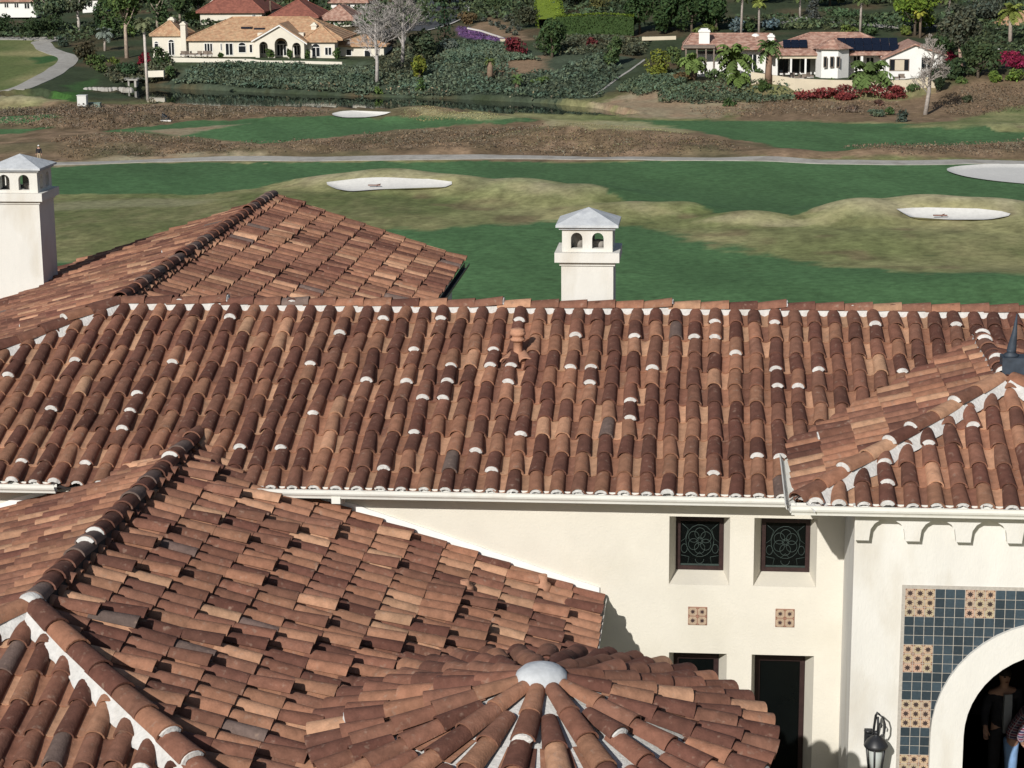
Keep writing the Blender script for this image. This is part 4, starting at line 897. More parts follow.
def cover(name, polys, n, leaf, col, label, var=.35, hmax=.35, bump=0., cat='ground cover'):
    f = MB(); area = []
    for L in polys: 
        P = gpoly(L); xs = [p[0] for p in P]; ys = [p[1] for p in P]; area.append((P, min(xs), max(xs), min(ys), max(ys)))
    per = n // len(polys)
    for P, x0, x1, y0, y1 in area:
        R = np.random.RandomState(len(f.v) % 9999 + 3); X = R.uniform(x0, x1, per * 4); Y = R.uniform(y0, y1, per * 4); ok = sdist(X, Y, P) > -.6 + vnoise(X, Y, 2, 4) * 1.8; X = X[ok][:per]; Y = Y[ok][:per]; Z = hgt(X, Y); B = vnoise(X, Y, 2.6, 9) * .6 + vnoise(X, Y, 1.1, 8) * .4; Tn = vnoise(X, Y, 7, 21)
        for i in range(len(X)):
            k = (.72 + .56 * Tn[i]); leafset(f, [V((X[i], Y[i], Z[i] + B[i] * bump + rnd.uniform(0, hmax)))], leaf, (col[0] * k * (1.15 - .3 * B[i]), col[1] * k, col[2] * k), var, 1.2)
    return tag(f.build(name, M_LEAF), label, cat, kind='stuff')
# ------------------------------------------------------------------ houses across the pond
M_HWALL = mat('house_stucco', (.66, .62, .53), .95, .8, .06)
M_HWHITE = mat('house_white', (.74, .73, .70), .95, .8, .05)
M_HTAN = mat('retaining_stucco', (.56, .49, .37), .95, .6, .08)
def roofmat(name, a, b, c): 
    m = mat(name, a, .9, 2.4, .28, .8, 3.2, c2=b, c2lo=.42, c2hi=.6, c2scale=1.7, detail=8, stretch=(1, 1, 1)); return m
M_ROOFT = roofmat('tan_roof_tile', (.46, .31, .19), (.40, .235, .14), 0)
M_ROOFR = roofmat('red_roof_tile', (.30, .165, .125), (.42, .275, .215), 0)
M_ROOFD = roofmat('brick_roof_tile', (.27, .105, .075), (.21, .08, .06), 0)
M_SOLAR = mat('solar_glass', (.008, .011, .022), .25, 3, .2, spec=.4)
M_HGLASS = mat('house_glass', (.012, .015, .018), .2, 1, .3, spec=.3)
M_METAL = mat('white_metal', (.6, .6, .58), .5, 2, .05)
def hip(mb, x0, x1, y0, y1, z0, rise, ov=.6, mi=0, ridge_in=None, tile=True):
    x0 -= ov; x1 += ov; y0 -= ov; y1 += ov; w, d = x1 - x0, y1 - y0; i = min(w, d) / 2 if ridge_in is None else ridge_in
    zt = z0 + rise; t = .18
    if w >= d: r0, r1 = V((x0 + i, (y0 + y1) / 2, zt)), V((x1 - i, (y0 + y1) / 2, zt))
    else: r0, r1 = V(((x0 + x1) / 2, y0 + i, zt)), V(((x0 + x1) / 2, y1 - i, zt))
    A, B, C, D = V((x0, y0, z0)), V((x1, y0, z0)), V((x1, y1, z0)), V((x0, y1, z0))
    F_ = ([A, B, r1, r0], [B, C, r1], [C, D, r0, r1], [D, A, r0]) if w >= d else ([A, B, r0], [B, C, r1, r0], [C, D, r1], [D, A, r0, r1])
    for q in F_:
        # courses of tiles: the slope as overlapping steps with a fluted edge
        e = (q[1] - q[0]); Le = e.length; n = max(2, int((zt - z0) / .16)); mid = (q[2] if len(q) == 3 else q[2]); 
        for k in range(n):
            a0 = k / n; a1 = (k + 1) / n; l = q[0] + (q[-1] - q[0]) * a0; r = q[1] + (q[2] - q[1]) * a0; l1 = q[0] + (q[-1] - q[0]) * a1; r1_ = q[1] + (q[2] - q[1]) * a1
            up = V((0, 0, .07)); mb.poly([l + up, r + up, r1_ + up * .2, l1 + up * .2], mi); mb.poly([l, r, r + up, l + up], mi)
    for q in F_:
        d_ = (q[2] - q[1]); mb.tube([q[1] + V((0, 0, .06)), q[2] + V((0, 0, .06))], .11, 5, mi, cap=False)
    if w >= d: mb.tube([r0 + V((0, 0, .05)), r1 + V((0, 0, .05))], .12, 5, mi)
    for a, b in ((A, B), (B, C), (C, D), (D, A)): mb.poly([a, b, b - V((0, 0, t)), a - V((0, 0, t))], mi)
    mb.poly([A - V((0, 0, t)), B - V((0, 0, t)), C - V((0, 0, t)), D - V((0, 0, t))], mi)
def hwin(px0, px1, py0, py1, Y, parent, arch=False, mull=1, name='window', fm=None, out=.05):
    a = at_y(px0, py0, Y); b = at_y(px1, py1, Y); x0, x1, z1, z0 = a.x, b.x, a.z, b.z; f = .09; m = MB(); y = Y - out
    m.box(x0, x0 + f, y, Y, z0, z1); m.box(x1 - f, x1, y, Y, z0, z1); m.box(x0 + f, x1 - f, y, Y, z1 - f, z1); m.box(x0 + f, x1 - f, y, Y, z0, z0 + f)
    for k in range(1, mull + 1): c = x0 + (x1 - x0) * k / (mull + 1); m.box(c - .05, c + .05, y, Y, z0 + f, z1 - f)
    K = 8; cx = (x0 + x1) / 2; R = (x1 - x0) / 2
    if arch:
        o = [(cx - R * math.cos(math.pi * k / K), z1 + .004 + R * .8 * math.sin(math.pi * k / K)) for k in range(K + 1)]; i = [(cx - (R - f) * math.cos(math.pi * k / K), z1 + .004 + (R - f) * .8 * math.sin(math.pi * k / K)) for k in range(K + 1)]
        m.strip([(p, y, q) for p, q in o], [(p, y, q) for p, q in i], 0, False); m.strip([(p, y, q) for p, q in o], [(p, Y, q) for p, q in o], 0, False)
    w = m.build(name, fm or M_HWHITE, parent); g = MB(); g.box(x0 + f, x1 - f, Y - .03, Y - .012, z0 + f, z1 - f)
    if arch: g.poly([(p, Y - .02, q) for p, q in i])
    g.build('pane', M_HGLASS, w); return w
def wallbox(px0, px1, pyb, pyt, Y, dep, parent, m=None, name='wall'):
    a = at_y(px0, pyt, Y); b = at_y(px1, pyb, Y); c = at_y(px0, pyb, Y); mb = MB(); mb.box(a.x, b.x, Y, Y + dep, min(b.z, c.z) - .6, a.z); mb.build(name, m or M_HWALL, parent); return a.x, b.x, a.z, min(b.z, c.z)
def stack(px0, px1, pyt, pyb, Y, dep, parent, m=None, name='chimney'):
    a = at_y(px0, pyt, Y); b = at_y(px1, pyb, Y); mb = MB(); mb.box(a.x, b.x, Y, Y + dep, b.z, a.z); mb.box(a.x - .1, b.x + .1, Y - .1, Y + dep + .1, a.z - .28, a.z - .14); mb.box(a.x + .2, b.x - .2, Y + .2, Y + dep - .2, a.z, a.z + .18); mb.build(name, m or M_HWALL, parent)
# --- tan roofed villa behind the pond
YH = 303.0
h1_ = empty('pond_house', at_y(250, 58, YH)); tag(h1_, 'cream villa with tan tiled roof and arched portico above the pond', 'house')
x0, x1, zt, zb = wallbox(152, 182, 57, 35, YH, 6.5, h1_); mb = MB(); hip(mb, x0, x1, YH, YH + 6.5, zt, 1.95, .35); mb.build('roof', M_ROOFT, h1_); stack(168, 174, 18.5, 25, YH + 3, 1.2, h1_)
stack(180, 186.5, 23, 57, YH - .6, 1.3, h1_)
x0, x1, zt, zb = wallbox(188.5, 258, 57, 39.5, YH, 9, h1_); xa = at_y(340, 40, YH).x; mb = MB(); hip(mb, x0, xa, YH, YH + 11, zt, 2.9, .5); mb.build('roof', M_ROOFT, h1_)
x0, x1, zt, zb = wallbox(304, 335, 60, 41, YH - .6, 8, h1_); mb = MB(); hip(mb, x0, x1, YH - .6, YH + 8, zt, 2.0, .5); mb.build('roof', M_ROOFT, h1_)
x0, x1, zt, zb = wallbox(338, 384, 61, 45.5, YH + 2.5, 8, h1_); mb = MB(); hip(mb, x0, x1, YH + 2.5, YH + 10.5, zt, 1.3, .5); mb.build('roof', M_ROOFT, h1_)
stack(311, 316.5, 24, 36, YH + 2, 1.0, h1_)
# portico with three arches under a gable
YP_ = YH - 2.2; A = at_y(255, 39.5, YP_); B = at_y(304, 42, YP_); T = at_y(279.5, 25.5, YP_); G = at_y(279, 59, YP_)
mb = MB(); arches = [(263.5, 8.5, 46), (281, 13, 44.5), (296.5, 8.5, 47)]
arcs = []
for c, w, sy in arches:
    a = at_y(c - w / 2, sy, YP_); b = at_y(c + w / 2, sy, YP_); cx, R = (a.x + b.x) / 2, (b.x - a.x) / 2; arcs.append((cx, R, a.z))
zg = G.z - .2; top = lambda x: A.z + (T.z - A.z) * (x - A.x) / (T.x - A.x) if x < T.x else B.z + (T.z - B.z) * (B.x - x) / (B.x - T.x)
ed = [A.x] + [v for c, R, z in arcs for v in (c - R, c + R)] + [B.x]
for j in (0, 2, 4, 6): mb.poly([(ed[j], YP_, zg), (ed[j + 1], YP_, zg), (ed[j + 1], YP_, top(ed[j + 1])), (ed[j], YP_, top(ed[j]))])
for cx, R, z in arcs:
    P = [(cx - R * math.cos(math.pi * k / 10), z + R * math.sin(math.pi * k / 10)) for k in range(11)]
    mb.strip([(x, YP_, q) for x, q in P], [(x, YP_, top(x)) for x, q in P], 0, False); P = [(cx - R, zg)] + P + [(cx + R, zg)]; mb.strip([(x, YP_, q) for x, q in P], [(x, YP_ + .5, q) for x, q in P], 0, False)
mb.poly([(A.x, YP_, zg), (A.x, YP_, A.z), (A.x, YH, A.z), (A.x, YH, zg)]); mb.poly([(B.x, YP_, zg), (B.x, YP_, B.z), (B.x, YH, B.z), (B.x, YH, zg)])
mb.build('portico', M_HWALL, h1_)
mb = MB(); f = V((0, -.3, .05)); bk = V((0, 8, .05)); ovl = V((-.5, 0, -.2)); ovr = V((.5, 0, -.2))
for p, q in ((A + ovl, T), (B + ovr, T)): mb.extrude([p + f, q + f + V((0, 0, .12)), q + bk + V((0, 0, .12)), p + bk], (0, 0, .14))
mb.build('roof', M_ROOFT, h1_)
mb = MB(); 
for p, q in ((A + ovl, T), (B + ovr, T)): mb.extrude([p + V((0, -.36, -.2)), q + V((0, -.36, -.08)), q + V((0, -.36, .12)), p + V((0, -.36, .02))], (0, .1, 0))
mb.build('gable_trim', M_HWHITE, h1_)
xa, xb = at_y(189, 50, YH).x, at_y(304, 50, YH).x
mb = MB(); mb.box(at_y(258, 50, YH).x, at_y(304, 50, YH).x, YH + .01, YH + 8, G.z - .3, at_y(280, 33, YH).z); mb.build('wall', M_HWALL, h1_)
for a in ((168, 175, 42, 55.5, True, 1), (154, 159, 43, 50, True, 0), (204, 213, 43, 52, False, 2), (220, 222.5, 43, 51, False, 0), (225, 233.5, 43, 55.5, False, 1), (238, 246.5, 45.5, 53, True, 0), (249, 253, 44, 53, False, 0), (260.5, 266, 44, 54, True, 1), (276.5, 287, 44, 56, True, 2), (293.5, 300.5, 45, 55.5, True, 1)): hwin(a[0], a[1], a[2], a[3], YH - .0, h1_, a[4], a[5])
for a in ((311.5, 320.5, 47, 57, True, 1), (324.5, 332, 47, 55.5, False, 1)): hwin(a[0], a[1], a[2], a[3], YH - .6, h1_, a[4], a[5])
for a in ((346, 352, 49, 56), (364, 371, 50, 57)): hwin(*a, YH + 2.5, h1_, False, 0)
for c, y in ((247, 27.5), (260, 28.5)):
    p = at_y(c, y, YH + 2.6); mb = MB(); mb.box(p.x - .8, p.x + .8, p.y - .5, p.y + .5, p.z - .15, p.z + .12); mb.build('skylight', M_SOLAR, h1_)
# terrace walls
def yard(name, L, Y, h, m, label, cat='wall', thick=.35):
    mb = MB(); P = [at_y(a, b, Y if not hasattr(Y, '__len__') else Y[i]) for i, (a, b) in enumerate(L)]
    for i in range(len(P) - 1):
        a, b = P[i], P[i + 1]; d = (b - a); d.z = 0; d.normalize(); n = V((-d.y, d.x, 0)) * thick; mb.extrude([a - UPV * .0, b - UPV * .0, b - UPV * h, a - UPV * h], n)
    return tag(mb.build(name, m, loc=P[0]), label, cat)
yard('terrace_wall', [(171, 57.5), (205, 58.5), (250, 59), (262, 60.5), (300, 61), (342, 62)], 299.5, 1.3, M_HWALL, 'long low cream wall along the terrace of the tan roofed villa')
yard('garden_wall', [(147, 71), (164, 70.5), (164, 73)], 292.6, .9, M_HWALL, 'short white garden wall beside the tall bare palm trunk')
# patio chairs
M_WICK = mat('patio_wicker', (.20, .16, .13), .9, 8, .3)
M_CUSH = mat('pale_cushion', (.55, .52, .48), .9, 4, .1)
def chair(x, y, z, rz, label, group):
    r = newtag('patio_chair', (x, y, z), label, 'chair', group); M = Matrix.Translation((x, y, z)) @ Matrix.Rotation(rz, 4, 'Z')
    m = MB(); m.box(-.35, .35, -.35, .35, .30, .44, M=M); m.build('seat', M_CUSH, r); m = MB(); m.box(-.35, .35, .27, .36, .445, .95, M=M); m.build('backrest', M_WICK, r)
    for sx in (-1, 1):
        m = MB(); m.box(sx * .35 - .04, sx * .35 + .04, -.33, .26, .446, .62, M=M); m.build('armrest', M_WICK, r)
        for sy in (-1, 1): m = MB(); m.box(sx * .28 - .03, sx * .28 + .03, sy * .28 - .03, sy * .28 + .03, 0, .299, M=M); m.build('leg', M_WICK, r)
for px, py in ((183, 56), (188, 56.5), (193, 56), (199, 56.5), (205, 56), (210, 56.5)):
    p = at_y(px, py + 1, 300.8); chair(p.x, 300.8, h1(p.x, 300.8) + .02, rnd.uniform(-2, 2), 'small wicker patio chair on the terrace of the tan roofed villa', 'patio chairs at the tan roofed villa')
# --- right house with solar panels
YG = 274.0
h2 = empty('solar_house', at_y(800, 78, YG)); tag(h2, 'white ranch house with red tiled roof and dark solar panels', 'house')
ZFL = -10.45
def wb(px0, px1, pyt, Y, dep, m=None):
    a = at_y(px0, pyt, Y); b = at_y(px1, pyt, Y); mb = MB(); mb.box(a.x, b.x, Y, Y + dep, ZFL - .3, a.z); mb.build('wall', m or M_HWHITE, h2); return a.x, b.x, a.z
ridge2 = None
x0, x1, zt = wb(722, 778, 49, YG + 3, 8); mb = MB(); hip(mb, at_y(684, 45, YG + 2).x, x1, YG + 2, YG + 11, zt + .15, 1.6, .3, ridge_in=1.2); mb.build('roof', M_ROOFR, h2)
x0, x1, zt = wb(776, 818, 53, YG + 4, 8); mb = MB(); hip(mb, x0 - 1, at_y(905, 50, YG).x, YG + .6, YG + 11.5, zt + .1, 2.35, .3); o_r2 = mb.build('roof', M_ROOFR, h2)
x0, x1, zt = wb(850, 888, 55, YG + 2.5, 7)
# bay with a six sided roof
c = at_y(833, 49, YG - .8); R = 2.15; mb = MB(); P = [(c.x + R * math.cos(math.pi * (k + .5) / 3 + .3), c.y + 1.2 + R * math.sin(math.pi * (k + .5) / 3 + .3)) for k in range(6)]
for k in range(6): a, b = P[k], P[(k + 1) % 6]; mb.poly([(a[0], a[1], ZFL - .3), (b[0], b[1], ZFL - .3), (b[0], b[1], c.z + .1), (a[0], a[1], c.z + .1)])
mb.build('bay_wall', M_HWHITE, h2); mb = MB(); e = 1.26
for j in range(8):
    s0, s1 = e * (1 - j / 8), e * (1 - (j + 1) / 8)
    for k in range(6):
        a, b = P[k], P[(k + 1) % 6]; m0 = (c.x, c.y + 1.2)
        q = lambda p, s, z: (m0[0] + (p[0] - m0[0]) * s, m0[1] + (p[1] - m0[1]) * s, c.z + z)
        mb.poly([q(a, s0, j * .17 + .1), q(b, s0, j * .17 + .1), q(b, s1, j * .17 + .2), q(a, s1, j * .17 + .2)]); mb.poly([q(a, s0, j * .17 + .02), q(b, s0, j * .17 + .02), q(b, s0, j * .17 + .1), q(a, s0, j * .17 + .1)])
mb.build('bay_roof', M_ROOFR, h2)
for a, b in ((823.5, 827), (830, 834), (836.5, 840)): hwin(a, b, 56.5, 67.5, c.y - .95, h2, False, 0, fm=M_WICK)
# front gable at the right
YQ = YG - 1.5; A = at_y(886, 58, YQ); B = at_y(943, 55, YQ); T = at_y(915, 45.5, YQ); mb = MB()
mb.extrude([(A.x, YQ, ZFL - .3), (B.x, YQ, ZFL - .3), (B.x, YQ, B.z), (T.x, YQ, T.z), (A.x, YQ, A.z)], (0, 9, 0)); mb.build('wall', M_HWHITE, h2); mb = MB()
for p, q in ((A + V((-.6, 0, -.25)), T), (B + V((.6, 0, -.25)), T)): mb.extrude([p + V((0, -.4, .02)), q + V((0, -.4, .06)), q + V((0, 10, .06)), p + V((0, 10, .02))], (0, 0, .2))
mb.build('roof', M_ROOFR, h2)
hwin(889.5, 909, 59, 71, YQ, h2, False, 0, fm=M_WICK); p = at_y(895, 60, YQ); q = at_y(904, 70.5, YQ); mb = MB(); mb.box(p.x, q.x, YQ - .06, YQ - .035, q.z, p.z); mb.build('blind', M_HTAN, h2)
hwin(921, 933, 57, 70, YQ, h2, False, 1); hwin(866, 874, 57, 64, YG + 2.5, h2, False, 1); hwin(853, 860, 55.5, 68, YG + 2.5, h2, False, 1, 'glazed_door')
for a in ((779, 788), (790, 799), (801, 810)): hwin(a[0], a[1], 56, 73, YG + 4, h2, False, 1, 'glazed_door', M_DARKW)
hwin(722, 728, 53, 66, YG + 3, h2, False, 0); hwin(748, 757, 54, 70, YG + 3, h2, False, 1, 'glazed_door')
# covered patio beam and posts, pergola
a = at_y(776, 53.5, YG + .8); b = at_y(821, 55, YG + .8); mb = MB(); mb.box(a.x, b.x, YG + .6, YG + .9, a.z - .65, a.z); mb.build('patio_beam', M_HTAN, h2)
for k in range(4):
    x = a.x + (b.x - a.x) * (k + .05) / 3.1; mb = MB(); mb.box(x - .12, x + .12, YG + .62, YG + .88, ZFL, a.z - .651); mb.build('post', M_HWHITE, h2)
for px in (848.5, 862, 882): q = at_y(px, 54, YG + .6); mb = MB(); mb.box(q.x - .16, q.x + .16, YG + .5, YG + .82, ZFL, q.z); mb.build('post', M_HWHITE, h2)
a = at_y(683, 45.5, YG + .4); b = at_y(715, 47, YG + .4); mb = MB(); mb.box(a.x, b.x, YG + .2, YG + 4, a.z - .35, a.z - .1); mb.build('pergola', M_WICK, h2)
for px in (686, 697, 706, 714): q = at_y(px, 50, YG + .6); mb = MB(); mb.box(q.x - .09, q.x + .09, YG + .4, YG + .6, ZFL, a.z - .351); mb.build('post', M_WICK, h2)
x0, x1, zt = wb(697, 722, 54, YG + 3.6, 6)
stack(699, 709.5, 30, 45, YG + 3.2, 1.4, h2, M_HWHITE); stack(768, 774, 35, 50, YG + 1.6, .9, h2, M_HWHITE)
q = at_y(755.5, 36, YG + 6); mb = MB(); mb.lathe(q - V((0, 0, .3)), [(.6, -.5), (.6, .2), (.5, .45), (.2, .62)], 12); mb.build('roof_dome', M_HWHITE, h2)
# solar arrays lie on the tiled slope
def array(px0, px1, py0, py1, label):
    e = (2.35 / 5.75); zt_ = None
    def onroof(px, py):
        bpz = at_y(776, 53, YG + 4).z + .1 + .12; d = ray(px, py); n = V((0, -e, 1)); p0 = V((0, YG + .3, bpz)); return CP + d * ((p0 - CP).dot(n) / d.dot(n))
    a, b = onroof(px0, py1), onroof(px1, py0); nx, nz = max(2, round((b.x - a.x) / 1.05)), 2; m = MB(); g = MB(); s = V((0, b.y - a.y, b.z - a.z)); nn = V((0, -s.z, s.y)).normalized()
    for i in range(nx):
        for j in range(nz):
            o = V((a.x + (b.x - a.x) * i / nx + .02, a.y, a.z)) + s * (j / nz + .01) + nn * .1; w = V(((b.x - a.x) / nx - .04, 0, 0)); h = s * (1 / nz - .02); m.extrude([o, o + w, o + w + h, o + h], nn * .04)
    r = m.build('solar_array', M_SOLAR, h2); return r
array(783, 807, 40.5, 48.5, ''); array(838, 897, 38.5, 51.5, '')
yard('retaining_wall', [(751, 72), (775, 75.5), (795, 78.5), (830, 80), (870, 80.5), (907, 80), (940, 76)], [266.5, 265.6, 265, 264.9, 264.9, 264.9, 265.5], 2.6, M_HTAN, 'tan curved retaining wall below the house with solar panels')
for px, py, Y in ((786, 77, 268), (791, 77, 270), (797, 77, 268.5), (803, 78, 268), (810, 77, 270), (858, 78, 268), (864, 78, 269), (870, 78, 268.2), (896, 78, 268), (902, 78, 268.4)):
    p = at_y(px, py, Y); chair(p.x, Y, h1(p.x, Y) + .02, rnd.uniform(-2, 2), 'pale cushioned patio chair on the terrace below the solar panels', 'patio chairs at the solar house')
# --- houses higher up, mostly behind trees
def farhouse(px0, px1, pyb, pyt, Y, dep, rise, roof, label, wm=None, chim=(), wins=()):
    p = at_y((px0 + px1) / 2, pyb, Y); r = empty('hillside_house', p); tag(r, label, 'house'); x0, x1, zt, zb = wallbox(px0, px1, pyb, pyt, Y, dep, r, wm or M_HWALL); mb = MB(); hip(mb, x0, x1, Y, Y + dep, zt, rise, .6); mb.build('roof', roof, r)
    for c in chim: stack(*c, Y + dep * .4, 1.2, r)
    for w in wins: hwin(*w, Y, r, False, 1)
    return r
farhouse(200, 262, 22, 12, 350, 14, 4.0, M_ROOFD, 'house with brick red hipped roof and two chimneys behind the clipped hedge', chim=((210, 215.5, 1.5, 10), (222, 226, -2, 6)), wins=((252, 256, 14, 19),))
farhouse(272, 316, 27, 17, 342, 11, 2.6, M_ROOFD, 'house with low brick red roof just behind the tan villa', wins=((280, 285, 19, 24),))
farhouse(322, 352, 26, 19.5, 344, 9, 2.2, M_ROOFR, 'pale house with dull red roof left of the bare white tree', wins=((330, 338, 20.5, 24.5), (341, 346, 20.5, 24.5)))
farhouse(331, 366, 14, 2, 366, 10, 2.4, M_ROOFR, 'pale house with a row of dark windows at the top edge', M_HWHITE, wins=((336, 342, 4, 11), (345, 351, 4, 11), (354, 360, 4, 11)))
farhouse(-22, 36, 14, 1, 372, 12, 3, M_ROOFR, 'white house with red roof at the top left corner', M_HWHITE, wins=((4, 9, 3, 8), (14, 19, 3, 8), (24, 30, 3, 9)))
farhouse(82, 106, 12, -2, 378, 10, 3, M_ROOFR, 'small white house glimpsed between dark trees at the upper left', M_HWHITE, wins=((88, 93, 1, 6),))
r = farhouse(996, 1060, 38, 24, 322, 9, 1.6, M_ROOFT, 'white house with tan roof behind the palm at the upper right', M_HWHITE, wins=((1010, 1018, 27, 34),))
farhouse(862, 905, 30, 24, 338, 6, 1.0, M_HTAN, 'low tan building on the hillside above the solar panels', M_HTAN) if False else None
yard('boundary_wall', [(996, 49), (1010, 48), (1060, 48)], 299, 1.4, M_HWHITE, 'white boundary wall behind the magenta bougainvillea at the right edge')
yard('low_wall', [(642, 37), (660, 36.5), (676, 36)], 294, .5, M_HTAN, 'low pinkish wall left of the red tiled ranch roof')
yard('garden_kerb', [(467, 27.5), (480, 30), (497, 35.5), (513, 41)], [320, 318.5, 315.5, 312.5], .22, M_KERB, 'thin white kerb bordering the purple flower bed', thick=.2)
mb = MB(); p = ground(503, 45); mb.box(p.x - .35, p.x + .35, p.y - .35, p.y + .35, p.z - .3, p.z + .75); mb.box(p.x - .42, p.x + .42, p.y - .42, p.y + .42, p.z + .75, p.z + .87); tag(mb.build('gate_pillar', M_HTAN, loc=p), 'small tan pillar at the end of the purple flower bed', 'pillar')
mb = MB(); P = [ground(a, b) for a, b in ((594, 96), (606, 88), (618, 79), (630, 71), (645, 60))]
for i in range(len(P) - 1):
    a, b = P[i], P[i + 1]; d = (b - a).normalized(); s = V((-d.y, d.x, 0)) * rnd.uniform(.14, .22); mb.extrude([a + s, a - s, b - s, b + s], (0, 0, .08))
tag(mb.build('drain_channel', M_PATH, loc=P[0]), 'pale concrete drain channel running straight down the green bank', 'drain')
# culvert, cabinet and hatch on the course
mb = MB(); p = ground(106, 91); a = p + V((-2.7, 0, 0)); 
for k in range(16): x = a.x + k * .42; s = rnd.uniform(.3, .6); mb.lathe(V((x, p.y + rnd.uniform(-.5, .5), p.z - .2)), [(s, 0), (s * 1.05, .25), (s * .8, .55), (s * .3, .7)], 6, 0, sm=False)
tag(mb.build('rock_edging', M_PATH, loc=p), 'row of pale rocks along the pond outlet at the left', 'rocks')
mb = MB(); p = ground(129, 92); mb.box(p.x - 1.1, p.x - .8, p.y, p.y + 3, p.z - .5, p.z + .45); mb.box(p.x + .8, p.x + 1.1, p.y, p.y + 3, p.z - .5, p.z + .45); mb.box(p.x - .12, p.x + .12, p.y, p.y + 3, p.z - .5, p.z + .45); mb.box(p.x - 1.3, p.x + 1.3, p.y - .05, p.y + 3, p.z + .45, p.z + .62); mb.box(p.x - .8, p.x + .8, p.y + 2.5, p.y + 2.6, p.z - .5, p.z + .45, 1)
tag(mb.build('culvert', [M_PATH, M_SHADE], loc=p), 'small two cell culvert with dark openings at the pond edge', 'culvert')
r = newtag('utility_cabinet', ground(83, 109), 'white cabinet on short legs beside the dark strip at the left', 'cabinet'); p = WLOC[r.name]
m = MB(); m.box(p.x - .58, p.x + .58, p.y - .4, p.y + .4, p.z + .32, p.z + 1.62); m.box(p.x - .64, p.x + .64, p.y - .46, p.y + .46, p.z + 1.62, p.z + 1.70); m.build('cabinet_body', M_METAL, r)
for sx in (-1, 1): m = MB(); m.box(p.x + sx * .45 - .06, p.x + sx * .45 + .06, p.y - .3, p.y + .3, p.z - .2, p.z + .319); m.build('leg', M_IRON, r)
p = ground(95, 107); m = MB(); m.box(p.x - .75, p.x + .75, p.y - .4, p.y + .4, p.z - .1, p.z + .45); m.box(p.x - .8, p.x + .8, p.y - .45, p.y + .45, p.z + .45, p.z + .52); tag(m.build('equipment_box', mat('grey_green_paint', (.17, .23, .20), .7, 3, .1), loc=p), 'low grey green box just right of the white cabinet', 'box')
r = newtag('drain_hatch', ground(166, 121), 'dark slanted hatch with white sill where the brush meets the green', 'hatch'); p = WLOC[r.name]
m = MB(); m.extrude([(p.x - .6, p.y, p.z - .05), (p.x + .55, p.y, p.z - .05), (p.x + .55, p.y + .5, p.z + .22), (p.x - .6, p.y + .5, p.z + .75)], (0, .12, .05)); m.build('lid', M_IRON, r); m = MB(); m.box(p.x - .55, p.x + .75, p.y - .5, p.y - .02, p.z - .1, p.z + .06); m.build('sill', M_HWHITE, r)
M_RAKE = mat('rake_wood', (.16, .07, .05), .8, 6, .2)
for (px, py, lab) in ((379, 187.5, 'rake lying in the wide sand bunker on the dry mound'), (943, 216.5, 'rake lying in the sand bunker near the lower right')):
    p = ground(px, py) + V((0, 0, .09)); r = newtag('bunker_rake', p, lab, 'rake'); m = MB(); m.tube([p + V((-.3, -.7, 0)), p + V((.5, .7, .02))], .035, 6); m.build('handle', M_RAKE, r); m = MB(); m.box(p.x - .85, p.x + .25, p.y - .78, p.y - .69, p.z - .02, p.z + .07); m.build('rake_head', M_RAKE, r)

# ------------------------------------------------------------------ planting
G1, G2, G3, G4, GY_, YG_ = (.055, .090, .034), (.085, .130, .040), (.075, .105, .058), (.085, .125, .030), (.085, .095, .075), (.20, .22, .035)
GC = (.088, .118, .078)
cover('ground_cover', [[(178, 82), (186, 70), (215, 65), (270, 66), (345, 68), (378, 68), (384, 78), (384, 96.5), (330, 95), (270, 92.5), (230, 90.5), (176, 88), (170, 84)]], 13000, .50, GC, 'dark green ground cover on the bank below the tan villa', bump=.45)
cover('ground_cover', [[(384, 92), (392, 76), (430, 62), (455, 47), (500, 50), (520, 75), (560, 72), (595, 55), (612, 62), (622, 74), (604, 100), (560, 103), (480, 99.5), (430, 98), (384, 97)], [(440, 44), (505, 44), (540, 62), (500, 60), (440, 62)]], 15000, .50, GC, 'dark green ground cover on the bank in the middle distance', bump=.45)
cover('ground_cover', [[(655, 104), (662, 92), (700, 84), (748, 82), (800, 90), (806, 98), (780, 104), (700, 106)], [(612, 92), (650, 72), (690, 74), (690, 84), (640, 98)]], 6500, .45, (.088, .118, .072), 'dark green ground cover on the slope below the right house', bump=.5)
cover('dry_brush', [[(-10, 112), (70, 107), (160, 109), (240, 111), (325, 113), (330, 115), (240, 120), (190, 121), (105, 132), (40, 130), (-10, 127)]], 9000, .27, (.150, .115, .082), 'brown dry brush along the near edge of the pond', var=.35, bump=.5)
cover('dry_brush', [[(55, 140), (120, 134), (200, 141), (262, 146), (330, 141), (400, 134), (500, 128), (560, 130), (700, 140), (760, 150), (700, 156), (500, 154), (300, 157), (60, 160)]], 9000, .24, (.155, .118, .080), 'brown dry brush between the fairways above the cart path', var=.35, bump=.3)
cover('dry_brush', [[(830, 152), (900, 147), (1040, 142), (1040, 157), (900, 158)]], 2600, .22, (.155, .118, .080), 'brown dry brush above the cart path at the right', var=.35, bump=.3)
cover('reeds', [[(190, 87), (330, 93), (400, 96), (470, 98), (560, 102), (556, 99), (470, 95), (400, 93), (330, 90), (230, 87)]], 1800, .36, (.22, .185, .12), 'pale dry reeds fringing the far shore of the pond', var=.4, hmax=1.0)
cover('dry_brush', [[(690, 112), (760, 102), (800, 102), (900, 104), (900, 116), (760, 118), (700, 119)], [(930, 108), (960, 88), (1030, 84), (1030, 110), (960, 118)]], 3600, .26, (.17, .125, .085), 'brown dry scrub on the bank right of the pond', var=.35, bump=.3)
